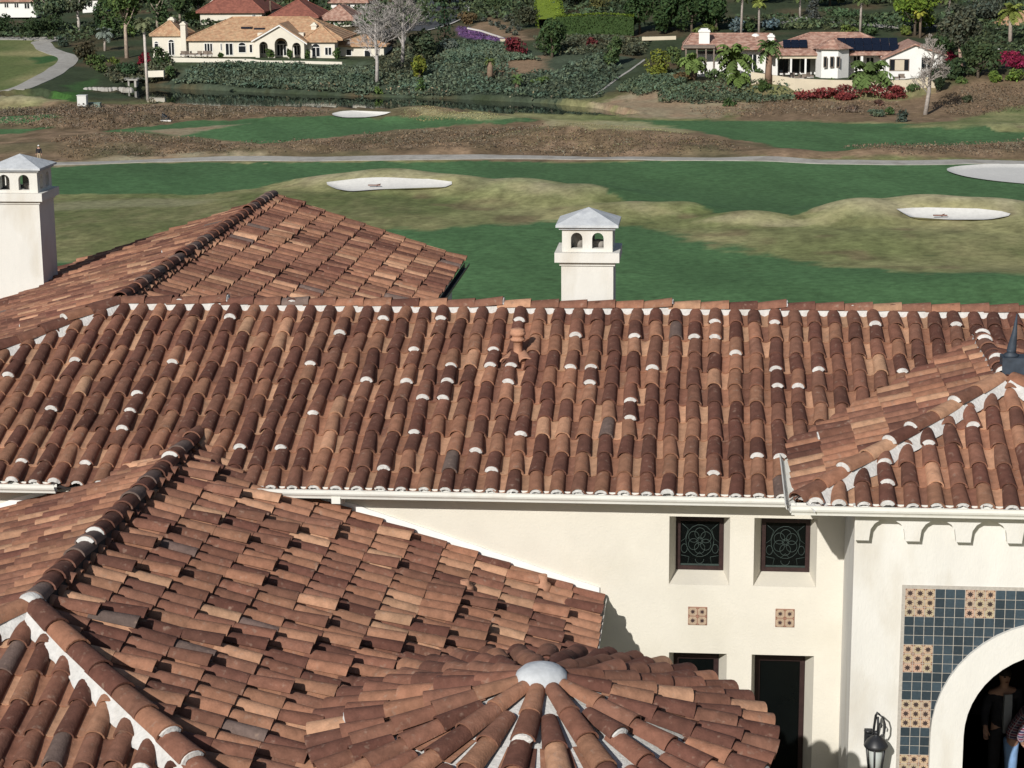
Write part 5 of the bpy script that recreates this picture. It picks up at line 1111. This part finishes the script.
cover('hill_planting', [[(370, 64), (410, 45), (455, 50), (440, 66), (400, 84), (385, 90)], [(530, 40), (650, 40), (648, 55), (600, 56), (540, 58)], [(150, 66), (178, 62), (180, 78), (150, 88), (110, 84), (100, 70)]], 7500, .5, (.090, .098, .060), 'mixed low planting on the upper banks', var=.5, bump=.6)
cover('hill_planting', [[(-30, 30), (120, 28), (190, 18), (340, 14), (430, 8), (560, 6), (640, 6), (640, 34), (520, 22), (460, 24), (400, 30), (340, 30), (180, 32), (100, 44), (60, 44), (-30, 38)], [(640, 30), (1060, 16), (1060, 60), (950, 60), (940, 34), (720, 30), (680, 32)], [(-60, 2), (640, -2), (1080, -4), (1080, 16), (640, 8), (-60, 12)]], 21000, .75, (.062, .085, .042), 'dense mixed shrubs covering the hillside behind the houses', var=.5, bump=1.2)
cover('flower_bed', [PURP], 700, .32, (.13, .07, .165), 'bed of purple flowers beside the lane', var=.4, hmax=.25)
cover('rough_grass', [[(400, 110), (440, 107), (520, 118), (460, 121), (400, 120)], [(500, 132), (560, 122), (640, 125), (700, 136), (740, 146), (640, 150), (520, 146)]], 3500, .15, (.25, .235, .115), 'tufts of dry grass on the mounds beyond the cart path', var=.4, hmax=.12)
# left group
for px, py, ph, pw, lab in ((270, 58, 9, 9, 'small green shrub left of the portico arches'), (289, 58, 9, 6, 'slim climbing shrub between the portico arches'), (307, 59, 11, 6, 'slim green shrub at the right end of the portico'), (221, 57.5, 5, 7, 'round potted shrub in the middle of the long terrace'), (337, 60, 12, 8, 'green shrub at the corner of the low right wing')): bush(px, py, ph, pw, (.06, .10, .03), lab, n=70, p=(lambda q: V((q.x, 300.6, h1(q.x, 300.6))))(at_y(px, py, 300.6)))
T_ = tree
T_(52, 33, 40, 44, G3, 'dark eucalyptus leaning over the hedge at the upper left', (.30, .26, .22), .3, .3, 420, .5)
T_(80, 31, 40, 50, (0.065, 0.078, 0.046), 'gum tree with bare white limbs at the upper left', (.55, .50, .45), .34, .35, 330, .5, lean=-.05)
T_(104, 34, 44, 22, (0.029, 0.052, 0.023), 'dark narrow cypress like tree beside the tall eucalyptus', n=420, leaf=.45, low=.05)
T_(127, 58, 74, 36, (0.072, 0.111, 0.033), 'tall feathery eucalyptus with pale trunk left of the tan villa', (.38, .30, .24), .36, .30, 640, .5)
T_(113, 40, 46, 30, (0.052, 0.085, 0.029), 'mid green tree behind the feathery eucalyptus', n=420, low=.1)
for px, py, ph, pw, lab in ((8, 37, 22, 44, 'rounded dark hedge shrub at the far left above the path'), (32, 38, 24, 40, 'dark rounded shrub second from the left above the path'), (52, 36, 20, 34, 'dark rounded shrub below the leaning eucalyptus')): bush(px, py, ph, pw, (.030, .050, .020), lab, n=330, leaf=.45)
palm(105, 51, 24, 22, (.16, .19, .16), 'blue grey palm left of the feathery eucalyptus', nf=22, trunk=(.35, .30, .26))
bush(64, 47, 14, 18, (0.046, 0.065, 0.046), 'small blue green shrub beside the bend of the path', n=160)
bush(88, 64, 26, 38, (0.058, 0.052, 0.029), 'large dark reddish shrub below the blue grey palm', n=420, leaf=.42)
bush(98, 72, 16, 30, (0.065, 0.098, 0.029), 'leafy green shrub in front of the large dark reddish shrub', n=220)
bush(127, 76, 17, 34, (0.039, 0.072, 0.033), 'dark green mounded shrub left of the bare palm trunk', n=330)
bush(115, 66, 9, 14, (.10, .13, .03), 'small light green shrub under the feathery eucalyptus', n=90)
bush(146, 66, 14, 18, (.17, .016, .030), 'crimson bougainvillea beside the tan villa', cat='bougainvillea', n=260, leaf=.32)
bush(169, 79, 12, 14, (0.065, 0.104, 0.039), 'green shrub hiding the right end of the short white garden wall', n=150)
bush(152, 80, 9, 16, (0.058, 0.091, 0.039), 'low green shrub at the foot of the short white garden wall', n=160)
bush(163, 66, 20, 24, (0.046, 0.072, 0.029), 'dark climbing shrub on the left end of the tan villa', n=260)
palm(148, 101, 84, 24, (0.111, 0.124, 0.065), 'tall dead looking palm with a long white trunk at the pond edge', .19, 22, (.50, .45, .41), up=.7, skirt=True)
bush(152, 104, 6, 10, (.30, .27, .20), 'tuft of pale dry grass at the foot of the tall palm', name='grass_tuft', cat='grass tuft', n=60, leaf=.3)
for i, (px, py, ph, pw, lab) in enumerate(((158, 33, 60, 30, 'tall dark tree just left of the tan villa roof'), (180, 24, 50, 30, 'tall dark tree behind the chimney of the tan villa'), (199, 20, 44, 26, 'tall dark tree left of the brick red hipped roof'))): T_(px, py, ph, pw, (0.046, 0.075, 0.029), lab, (.30, .25, .20), .3, .12, 520, .5)
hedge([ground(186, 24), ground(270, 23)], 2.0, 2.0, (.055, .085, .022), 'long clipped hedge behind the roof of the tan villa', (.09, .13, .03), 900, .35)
palm(271, 22, 30, 16, (0.078, 0.111, 0.039), 'slim palm rising behind the tan villa portico', .16, 16)
bush(299, 21, 10, 18, (0.078, 0.111, 0.039), 'round shrub between the two brick red roofs', n=140)
T_(312, 16, 26, 26, (0.046, 0.072, 0.029), 'dark leafy tree behind the low brick red roof', n=360)
m = MB(); p = ground(309, 22); m.tube([p, p + UPV * 5.6], [.09, .06], 8); m.tube([p + UPV * 5.5 - V((.5, 0, 0)), p + UPV * 5.5 + V((.5, 0, 0))], .05, 6); m.box(p.x - .6, p.x - .3, p.y - .12, p.y + .12, p.z + 5.35, p.z + 5.6); m.box(p.x + .3, p.x + .6, p.y - .12, p.y + .12, p.z + 5.35, p.z + 5.6); tag(m.build('light_pole', M_METAL, loc=p), 'slim grey light pole with two heads above the tan villa', 'pole')
bare(377, 85, 106, 66, (.40, .37, .35), 'leafless pale tree with white trunk right of the tan villa', 0., 3)
bare(402, 67, 90, 58, (.34, .31, .29), 'second leafless tree just left of the dark conifer', .03, 8)
bush(379, 97, 7, 12, (0.091, 0.143, 0.039), 'small green bush at the water below the leafless trees', n=90)
conifer(445, 47, 46, 24, (0.023, 0.046, 0.023), 'dark green conifer beside the asphalt lane')
T_(424, 60, 30, 38, (0.052, 0.072, 0.039), 'dark shrubby tree left of the conifer', n=420, low=.05)
T_(420, 80, 24, 22, (.13, .15, .025), 'yellow green shrub tree on the bank below the conifer', n=260, low=.1)
bush(420, 92, 14, 12, (0.065, 0.111, 0.033), 'narrow green bush at the foot of the yellow green tree', n=120)
bush(450, 52, 14, 20, (.10, .12, .10), 'pale grey green bush below the conifer', n=200)
T_(386, 52, 24, 36, (0.078, 0.072, 0.058), 'twiggy brown undergrowth tree behind the leafless trees', n=300, low=.02)
palm(490, 80, 23, 14, (0.098, 0.130, 0.039), 'short stout palm standing alone on the green bank', .42, 18, (.20, .14, .10))
palm(517, 91, 16, 16, (0.065, 0.104, 0.033), 'low bushy palm near the water right of the stout palm', .3, 18)
bush(517, 55, 17, 36, (.12, .022, .028), 'dark red shrub at the end of the purple bed', n=340, leaf=.36)
bush(594, 48, 11, 16, (.11, .028, .028), 'small dark red shrub below the tall clipped hedge', n=150)
bush(470, 24, 16, 26, (0.111, 0.078, 0.039), 'reddish green shrub beside the lane kerb', n=240)
bush(529, 28, 30, 36, (0.052, 0.058, 0.034), 'big dark olive bush left of the clipped hedge', n=520)
bush(497, 9, 14, 40, (0.052, 0.078, 0.034), 'wide dark shrub at the top edge above the grey agaves', n=300)
for px, py in ((484, 22), (491, 26), (498, 28), (504, 30), (509, 33), (515, 36), (489, 18), (497, 20), (505, 22), (513, 26), (519, 31), (511, 19)): bush(px, py, 6, 8, GY_, 'small grey green agave clump on the bare bank by the lane', name='agave', cat='agave', group='agaves on the bank by the lane', n=44, leaf=.45, lobes=3)
hedge([ground(556, 36), ground(634, 36)], 1.6, 3.0, (.035, .062, .018), 'tall clipped hedge with its sunlit top painted brighter above the green bank', (.14, .20, .025), 1700, .32)
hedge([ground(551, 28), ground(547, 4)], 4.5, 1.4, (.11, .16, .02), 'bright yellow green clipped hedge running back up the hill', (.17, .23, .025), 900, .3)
T_(552, 58, 46, 32, (0.046, 0.078, 0.029), 'weeping dark green tree left of the clipped hedge', n=560, low=.03)
T_(614, 66, 32, 22, (0.058, 0.091, 0.036), 'soft pepper tree below the right end of the clipped hedge', n=380, low=.05)
bush(600, 12, 14, 34, (.10, .10, .035), 'yellowish shrub row behind the clipped hedge', n=200)
bush(632, 56, 16, 24, (0.065, 0.072, 0.046), 'dull green shrub right of the pepper tree', n=220)
for i, (px, py, ph, pw, lab) in enumerate(((640, 34, 44, 36, 'dense dark tree at the left end of the dark grove'), (665, 34, 48, 40, 'dense dark tree second in the dark grove'), (692, 33, 46, 40, 'dense dark tree in the middle of the dark grove'), (716, 32, 44, 36, 'dense dark tree at the right end of the dark grove'))): T_(px, py, ph, pw, (0.034, 0.062, 0.022), lab, n=780, leaf=.5, low=.02)
bush(660, 78, 28, 32, (.15, .17, .03), 'yellow green shrub at the left end of the ranch house', n=300); bush(674, 66, 18, 22, (0.078, 0.111, 0.039), 'green shrub beside the pergola', n=200)
bush(680, 82, 12, 24, (0.117, 0.081, 0.039), 'brownish shrub in front of the low palm', n=160)
bush(718, 82, 12, 26, (0.078, 0.117, 0.046), 'green shrub between the two left palms of the ranch house', n=170); bush(757, 78, 12, 12, (0.065, 0.104, 0.039), 'small dark shrub behind the wall corner of the ranch house', n=90)
bush(706, 33, 8, 30, (.10, .13, .035), 'light green shrub row behind the ranch roof', n=160)
palm(693, 80, 30, 36, (0.098, 0.143, 0.039), 'low feathery palm at the left end of the ranch terrace', .35, 24, (.2, .14, .1))
palm(735, 82, 38, 46, (0.098, 0.143, 0.039), 'broad feathery palm in front of the ranch house', .35, 26, (.2, .14, .1)); palm(738, 87, 18, 28, (0.104, 0.156, 0.039), 'lower feathery palm just below the broad palm', .3, 22, (.2, .14, .1))
palm(768, 87, 43, 30, (0.072, 0.111, 0.036), 'round headed palm with brown trunk at the wall corner', .42, 26, (.22, .14, .10), skirt=True); bush(763, 92, 12, 15, (0.052, 0.085, 0.026), 'round green bush at the foot of the round headed palm', n=170)
palm(871, 91, 26, 50, (0.091, 0.137, 0.042), 'low spreading palm in front of the retaining wall', .5, 30, (.25, .15, .1))
for px, py, ph, lab in ((741, 35, 42, 'first thin palm trunk behind the ranch roof'), (759, 34, 36, 'thin palm with yellowing crown behind the ranch roof'), (860, 35, 40, 'thin straight palm between the two solar arrays'), (800, 17, 26, 'thin palm on the hillside above the smaller solar array'), (949, 14, 22, 'thin palm at the top edge right of the bright tree')): palm(px, py, ph, 18, (.16, .19, .045) if px == 759 else (.075, .10, .035), lab, .17, 18, (.30, .26, .23))
for px, py, ph, pw, lab in ((735, 33, 16, 20, 'blue green agave clump left of the thin palms'), (770, 31, 14, 20, 'spiky blue agave behind the ranch chimney'), (750, 33, 12, 18, 'dark green shrub between the thin palms')): bush(px, py, ph, pw, (.10, .14, .15) if 'agave' in lab else G1, lab, n=150, leaf=.45)
bush(812, 24, 26, 22, (0.065, 0.072, 0.065), 'grey green round shrub above the smaller solar array', n=240); bush(870, 36, 12, 20, G1, 'dark round shrub behind the larger solar array', n=140); bush(848, 34, 9, 24, (0.117, 0.156, 0.039), 'light green shrub behind the ridge of the ranch house', n=130); bush(845, 20, 12, 60, (0.058, 0.098, 0.046), 'wide green shrub bank above the pale road', n=420)
T_(915, 36, 44, 58, (.10, .15, .022), 'bright green leafy tree behind the right end of the ranch house', n=760, leaf=.5, low=.1)
palm(920, 38, 30, 18, (.24, .24, .04), 'yellow green palm in front of the bright leafy tree', .18, 18); bush(905, 36, 12, 18, (.10, .13, .03), 'small yellow green bush left of the yellow palm', n=130)
T_(962, 70, 64, 46, (0.072, 0.078, 0.052), 'grey green tree with leaning pink trunk near the right edge', (.38, .26, .21), .32, .30, 620, .5, lean=-.08)
T_(945, 60, 40, 30, (0.039, 0.065, 0.026), 'dark tree between the bright tree and the pink trunk', n=360, low=.05)
T_(978, 78, 36, 40, (0.046, 0.068, 0.029), 'dark green rounded tree left of the bougainvillea', n=520, low=.05); T_(950, 80, 22, 36, (0.036, 0.058, 0.026), 'low dark tree at the end of the ranch house', n=380, low=.02)
T_(938, 92, 30, 16, (0.029, 0.044, 0.021), 'very dark shrub tree right of the leaning leafless trunk', n=280, low=.02)
bush(953, 66, 14, 18, (.17, .016, .034), 'magenta bougainvillea patch beside the pink trunk', cat='bougainvillea', n=240, leaf=.32); bush(1010, 69, 20, 46, (.22, .020, .055), 'magenta bougainvillea hedge at the right edge', cat='bougainvillea', n=620, leaf=.32)
for px, pw, lab in ((995, 16, 'light green shrub under the left end of the bougainvillea hedge'), (1016, 30, 'light green shrub row at the right edge')): bush(px, 82, 12, pw, (.10, .15, .03), lab, n=200)
palm(1010, 48, 44, 30, (.13, .155, .035), 'palm with yellow green crown before the white house at right', .28, 26, (.30, .25, .21), skirt=True)
bare(925, 115, 104, 44, (.36, .32, .29), 'leaning leafless tree at the right end of the retaining wall', .06, 5)
T_(985, 24, 40, 60, (0.065, 0.078, 0.058), 'grey green tree behind the white house at the upper right', n=500, low=.05)
T_(1020, 16, 30, 40, G3, 'dark tree at the top right corner', n=360, low=.05)
for px, pw, lab in ((818, 50, 'dark red shrub row at the left under the retaining wall'), (850, 42, 'dark red shrub in the middle under the retaining wall'), (888, 52, 'dark red shrub below the low spreading palm')): bush(px, 99, 13, pw, (.17, .036, .036), lab, n=380, leaf=.34)
for px, py, pw, ph, c, lab in ((830, 90, 8, 6, G2, 'tiny green bush against the retaining wall'), (912, 94, 22, 8, G1, 'low green bush under the right end of the retaining wall'), (889, 115, 13, 10, G1, 'round dark bush on the dry bank'), (901, 122, 18, 12, (.05, .065, .05), 'grey green bush beside the fairway at the right'), (876, 117, 22, 7, GC, 'flat dark green bush left of the round bush'), (850, 112, 26, 7, (.12, .085, .065), 'brown twiggy bush on the dry bank'), (880, 106, 12, 6, (.09, .05, .04), 'small reddish bush on the dry bank'), (730, 107, 16, 8, G1, 'dark bush in the scrub below the left palms'), (967, 103, 16, 8, (.04, .05, .025), 'small dark bush on the bare bank at the right'), (962, 84, 14, 8, G2, 'small green bush above the bare bank'), (540, 84, 20, 8, G2, 'green bush low on the middle bank')): bush(px, py, ph, pw, c, lab, n=120)
# back row that closes the view at the top of the hill
for i, px in enumerate((30, 75, 140, 230, 300, 400, 450, 520, 575, 625, 690, 760, 830, 880, 1000, -50, -130, -220, 1090, 1170)):
    T_(px, 4 if i % 2 else 7, 26 + (i * 7) % 14, 46, ((.040, .058, .026), (.050, .070, .026), (.035, .050, .03))[i % 3], 'leafy tree in the row along the top edge of the hillside', n=360, leaf=.65, low=.02, group='trees along the top edge')
# ------------------------------------------------------------------ wall lantern
p0 = at_y(868, 733, YA); lx = at_y(876, 742, YA - .27); r = newtag('wall_lantern', (lx.x, YA, lx.z), 'black iron wall lantern with frosted glass left of the tiled arch', 'lantern')
m = MB(); m.box(p0.x - .045, p0.x + .045, YA - .03, YA - .001, p0.z - .13, p0.z + .06); m.lathe(V((p0.x, YA - .03, p0.z + .02)), [(.02, 0), (.05, .01), (.05, .03), (.02, .04)], 10); m.build('back_plate', M_IRON, r)
c = V((lx.x, YA - .27, lx.z)); m = MB()
zt = c.z + .36
m.tube([(p0.x, YA - .03, p0.z - .04), (p0.x + .02, YA - .12, p0.z - .06), (c.x - .03, YA - .20, c.z + .02), (c.x - .025, c.y + .04, c.z + .16), (c.x - .012, c.y, zt - .03), (c.x + .004, c.y, zt), (c.x + .03, c.y, zt - .02)], [.016, .016, .015, .015, .015, .018, .012], 8)
m.tube([(c.x + .03, c.y, zt - .02), (c.x + .075, c.y, zt - .06), (c.x + .098, c.y, zt - .14), (c.x + .095, c.y, zt - .23), (c.x + .07, c.y, zt - .285), (c.x + .05, c.y, zt - .28)], .0105, 7)
m.tube([(c.x + .012, c.y, zt - .05), (c.x + .02, c.y, zt - .16), (c.x + .015, c.y, zt - .30)], .015, 7)
m.tube([(c.x + .02, c.y, zt - .16), (c.x + .045, c.y, zt - .12), (c.x + .06, c.y, zt - .15), (c.x + .055, c.y, zt - .18)], .009, 6)
m.build('bracket_arm', M_IRON, r)
m = MB(); m.lathe(c, [(.135, -.055), (.142, -.04), (.125, -.01), (.10, .03), (.06, .065), (.022, .085), (.018, .10), (.03, .115), (.012, .14)], 20); m.build('lantern_roof', M_IRON, r)
m = MB(); m.lathe(c + V((0, 0, -.40)), [(.055, 0), (.085, .345)], 16); m.build('glass', M_FROST, r)
m = MB()
for k in range(6): a = math.pi / 3 * k + .3; m.tube([c + V((math.cos(a) * .118, math.sin(a) * .118, -.05)), c + V((math.cos(a) * .075, math.sin(a) * .075, -.41))], .009, 6)
m.lathe(c + V((0, 0, -.46)), [(.02, 0), (.06, .02), (.085, .05), (.085, .065), (.05, .07)], 16); m.lathe(c + V((0, 0, -.07)), [(.125, 0), (.125, .014), (.10, .015)], 16); m.build('cage', M_IRON, r)

# ------------------------------------------------------------------ people
def skin(name, V_, E_, m, parent, sub=2, root=0):
    me = bpy.data.meshes.new(name + '_sk'); me.from_pydata([tuple(v[:3]) for v in V_], E_, []); o = bpy.data.objects.new(name + '_sk', me); COL.objects.link(o)
    md = o.modifiers.new('s', 'SKIN'); 
    if not me.skin_vertices: me.skin_vertices.new() if hasattr(me.skin_vertices, 'new') else None
    sv = me.skin_vertices[0].data
    for i, v in enumerate(V_): sv[i].radius = (v[3], v[4] if len(v) > 4 else v[3]); sv[i].use_root = (i == root)
    md.use_smooth_shade = True; s = o.modifiers.new('u', 'SUBSURF'); s.levels = sub; s.render_levels = sub
    dg = bpy.context.evaluated_depsgraph_get(); dg.update(); n = bpy.data.meshes.new_from_object(o.evaluated_get(dg)); n.name = name; bpy.data.objects.remove(o)
    n.materials.clear(); n.materials.append(m)
    for p in n.polygons: p.use_smooth = True
    ob = bpy.data.objects.new(name, n); COL.objects.link(ob); ob.parent = parent; WLOC[ob.name] = WLOC[parent.name]; return ob
M_SKIN = mat('skin', (.42, .24, .17), .6, 12, .08); M_HAIR = mat('dark_hair', (.02, .015, .012), .7, 20, .2)
M_JACK = mat('dark_jacket', (.022, .022, .028), .9, 12, .2); M_SHIRT = mat('grey_shirt', (.32, .34, .37), .9, 10, .1); M_TROU = mat('dark_trousers', (.03, .03, .035), .9, 10, .2)
M_JEAN = mat('pale_jeans', (.20, .33, .55), .95, 9, .22, .3, 60); M_CAPW = mat('white_cap', (.75, .75, .75), .8, 5, .05); M_KHAKI = mat('khaki', (.35, .28, .19), .9, 5, .1)
def plaid():
    m = mat('plaid_cloth', (.06, .045, .09), .95, 12, .15); nt = m.node_tree; N, L = nt.nodes, nt.links; b = N['Principled BSDF']; tc = N.new('ShaderNodeTexCoord'); base = None
    prev = N.new('ShaderNodeRGB'); prev.outputs[0].default_value = (.055, .045, .10, 1); cur = prev.outputs[0]
    for axis, scale, col, thr in (('X', 14, (.26, .05, .07, 1), .45), ('Z', 14, (.26, .05, .07, 1), .45), ('X', 28, (.6, .6, .65, 1), .86), ('Z', 28, (.6, .6, .65, 1), .86)):
        w = N.new('ShaderNodeTexWave'); w.bands_direction = axis; w.inputs['Scale'].default_value = scale / 6.28 * 2; L.new(tc.outputs['Object'], w.inputs['Vector'])
        g = N.new('ShaderNodeMath'); g.operation = 'GREATER_THAN'; g.inputs[1].default_value = thr; L.new(w.outputs['Fac'], g.inputs[0]); k = N.new('ShaderNodeMath'); k.operation = 'MULTIPLY'; k.inputs[1].default_value = .55; L.new(g.outputs[0], k.inputs[0])
        mx = N.new('ShaderNodeMix'); mx.data_type = 'RGBA'; L.new(k.outputs[0], mx.inputs[0]); L.new(cur, mx.inputs[6]); mx.inputs[7].default_value = col; cur = mx.outputs[2]
    L.new(cur, b.inputs['Base Color']); return m
M_PLAID = plaid()
def person(loc, H, label, top, bottom, arms, hair=M_HAIR, inner=None, cap=None, rz=0., sub=2, lean=0.):
    """standing figure, front towards -Y. arms: for each side (elbow offset, hand offset) from the shoulder"""
    r = newtag('person', loc, label, 'person'); r.rotation_euler = (0, 0, rz); k = H / 1.75
    s = lambda *a: tuple(v * k for v in a)
    B = [s(0, 0, .98, .135, .10), s(0, .01, 1.12, .125, .09), s(0, .01, 1.30, .155, .10), s(0, .01, 1.42, .13, .085), s(0, 0, 1.49, .055), s(0, -.01, 1.56, .062), s(0, -.005, 1.63, .082, .095), s(0, .0, 1.70, .075, .085)]
    E = [(i, i + 1) for i in range(7)]; AR = {}
    for sx, (el, ha) in zip((-1, 1), arms):
        i = len(B); sh = (sx * .19, .01, 1.40); e = (sh[0] + el[0], sh[1] + el[1], sh[2] + el[2]); h = (e[0] + ha[0], e[1] + ha[1], e[2] + ha[2]); d = V(ha).normalized()
        B += [s(*sh, .058), s(*e, .042), s(*h, .030), s(h[0] + d.x * .06, h[1] + d.y * .06, h[2] + d.z * .06, .040, .022)]; E += [(3, i), (i, i + 1), (i + 1, i + 2), (i + 2, i + 3)]
        for f in range(4):
            j = len(B); o = (f - 1.5) * .019; sd = d.cross(V((0, 1, 0))); sd = sd.normalized() if sd.length > .1 else V((1, 0, 0)); q = V(h) + d * .10 + sd * o; q2 = q + d * (.045, .055, .05, .038)[f] + V((0, -.018, 0)); B += [s(q.x, q.y, q.z, .0085), s(q2.x, q2.y, q2.z, .0075)]; E += [(i + 3, j), (j, j + 1)]
        j = len(B); q = V(h) + d * .05 + V((-sx * .035, -.025, 0)); q2 = q + d * .035 + V((-sx * .008, -.012, 0)); B += [s(q.x, q.y, q.z, .010), s(q2.x, q2.y, q2.z, .0085)]; E += [(i + 2, j), (j, j + 1)]
        AR[sx] = (i, i + 1, i + 2)
    LG = {}
    for sx in (-1, 1):
        i = len(B); B += [s(sx * .09, 0, .90, .088), s(sx * .10, -.01, .50, .058), s(sx * .105, .02, .10, .040), s(sx * .11, -.03, .04, .045, .035), s(sx * .12, -.14, .03, .042, .025)]; E += [(0, i), (i, i + 1), (i + 1, i + 2), (i + 2, i + 3), (i + 3, i + 4)]; LG[sx] = i
    LN = lambda p: (p[0], p[1] - lean * max(0, p[2] - 1.0 * k), p[2] - .28 * lean * max(0, p[2] - 1.0 * k), *p[3:])
    B = [LN(b) for b in B]; hd = V(LN((0, 0, 1.64 * k))) - V((0, 0, 1.64 * k))
    skin('body', B, E, M_SKIN, r, sub)
    gro = lambda v, g: (*v[:3], v[3] + g, (v[4] if len(v) > 4 else v[3]) + g)
    # shirt or jacket
    Cv = [gro(s(0, 0, .90, .165, .125), .02), gro(B[1], .040), gro(B[2], .028), gro(B[3], .024)]; Ce = [(0, 1), (1, 2), (2, 3)]
    for sx in (-1, 1):
        a, b, c = AR[sx]; i = len(Cv); hh = V(B[b][:3]) + (V(B[c][:3]) - V(B[b][:3])) * .9; Cv += [gro(B[a], .02), gro(B[b], .018), (*hh, B[c][3] + .018)]; Ce += [(3, i), (i, i + 1), (i + 1, i + 2)]
    skin('shirt' if inner is None else 'jacket', Cv, Ce, top, r, sub)
    Tv = [gro(s(0, 0, 1.03, .145, .11), .016), gro(B[0], .016)]; Te = [(0, 1)]
    for sx in (-1, 1):
        i = LG[sx]; j = len(Tv); Tv += [gro(B[i], .022), gro(B[i + 1], .026), gro(s(sx * .105, .02, .09, .046), .018)]; Te += [(1, j), (j, j + 1), (j + 1, j + 2)]
    skin('trousers', Tv, Te, bottom, r, sub)
    if inner is not None:
        f = MB(); pts = [(-.05, 1.44), (-.055, 1.25), (-.05, 1.0), (-.045, .90)]
        A = [(x * k, -.152 * k - .012 * (1.3 - abs(z - 1.25)), z * k) for x, z in pts]; f.strip(A, [(-x, y, z) for x, y, z in A], 0, True); f.strip([(x, y + .05, z) for x, y, z in A], A, 0, True); f.v = [(V(v) + V(loc))[:] for v in f.v]; f.build('shirt', inner, r)
    f = MB(); n = 12; hc = V((0, .015, 1.665)) * k + V(loc) + hd; R = .098 * k
    for i in range(6):
        for j in range(n):
            pt = lambda a, b: hc + V((math.cos(b) * math.cos(a) * R, math.sin(b) * math.cos(a) * R * 1.12, math.sin(a) * R * 1.02))
            a0, a1 = math.pi / 2 * i / 6, math.pi / 2 * (i + 1) / 6; b0, b1 = 2 * math.pi * j / n, 2 * math.pi * (j + 1) / n; lo = -.5 if math.sin((b0 + b1) / 2) > .1 and i == 0 else a0
            f.poly([pt(lo, b0), pt(lo, b1), pt(a1, b1), pt(a1, b0)], 0, sm=True)
    if cap: f.poly([hc + V((-.07, -.08, .02)) * k, hc + V((.07, -.08, .02)) * k, hc + V((.05, -.19, .0)) * k, hc + V((-.05, -.19, .0)) * k])
    f.build('hair' if not cap else 'cap', cap or hair, r)
    f = MB(); fc = V((0, -.098, 1.635)) * k + V(loc) + hd; f.lathe(fc + V((0, -.002, -.03)), [(.006, 0), (.016, .008), (.010, .03), (.004, .05)], 8); f.build('nose', M_SKIN, r)
    f = MB()
    for sx in (-1, 1): f.box(fc.x + sx * .034 - .014, fc.x + sx * .034 + .014, fc.y - .002, fc.y + .02, fc.z + .015, fc.z + .025)
    f.build('eyes', M_HAIR, r); f = MB(); f.box(fc.x - .022, fc.x + .022, fc.y - .001, fc.y + .02, fc.z - .058, fc.z - .050); f.build('mouth', mat('lips', (.25, .10, .08), .6, 5, .1), r)
    return r
q = at_y(1004, 690, 26.25); person((q.x, 26.25, 0), 1.76, 'man in dark jacket and grey shirt standing in the shaded porch', M_JACK, M_TROU, (((-.07, -.02, -.27), (-.05, -.17, -.14)), ((.06, .02, -.28), (.02, -.06, -.24))), inner=M_SHIRT, rz=.25)
q = at_y(1011, 745, 25.9); person((q.x, 25.9, 0), 1.70, 'person in plaid shirt and pale blue jeans leaning out of view at the arch', M_PLAID, M_JEAN, (((-.06, -.03, -.26), (.03, -.12, -.16)), ((.05, -.02, -.27), (.0, -.10, -.20))), rz=math.pi / 2 - .15, lean=.62)
q = ground(39.5, 163.5); person(q, 1.78, 'golfer in white cap and dark shirt partly behind the chimney top', M_JACK, M_KHAKI, (((-.06, 0, -.28), (-.02, -.05, -.24)), ((.06, 0, -.28), (.02, -.05, -.24))), cap=M_CAPW, sub=1)
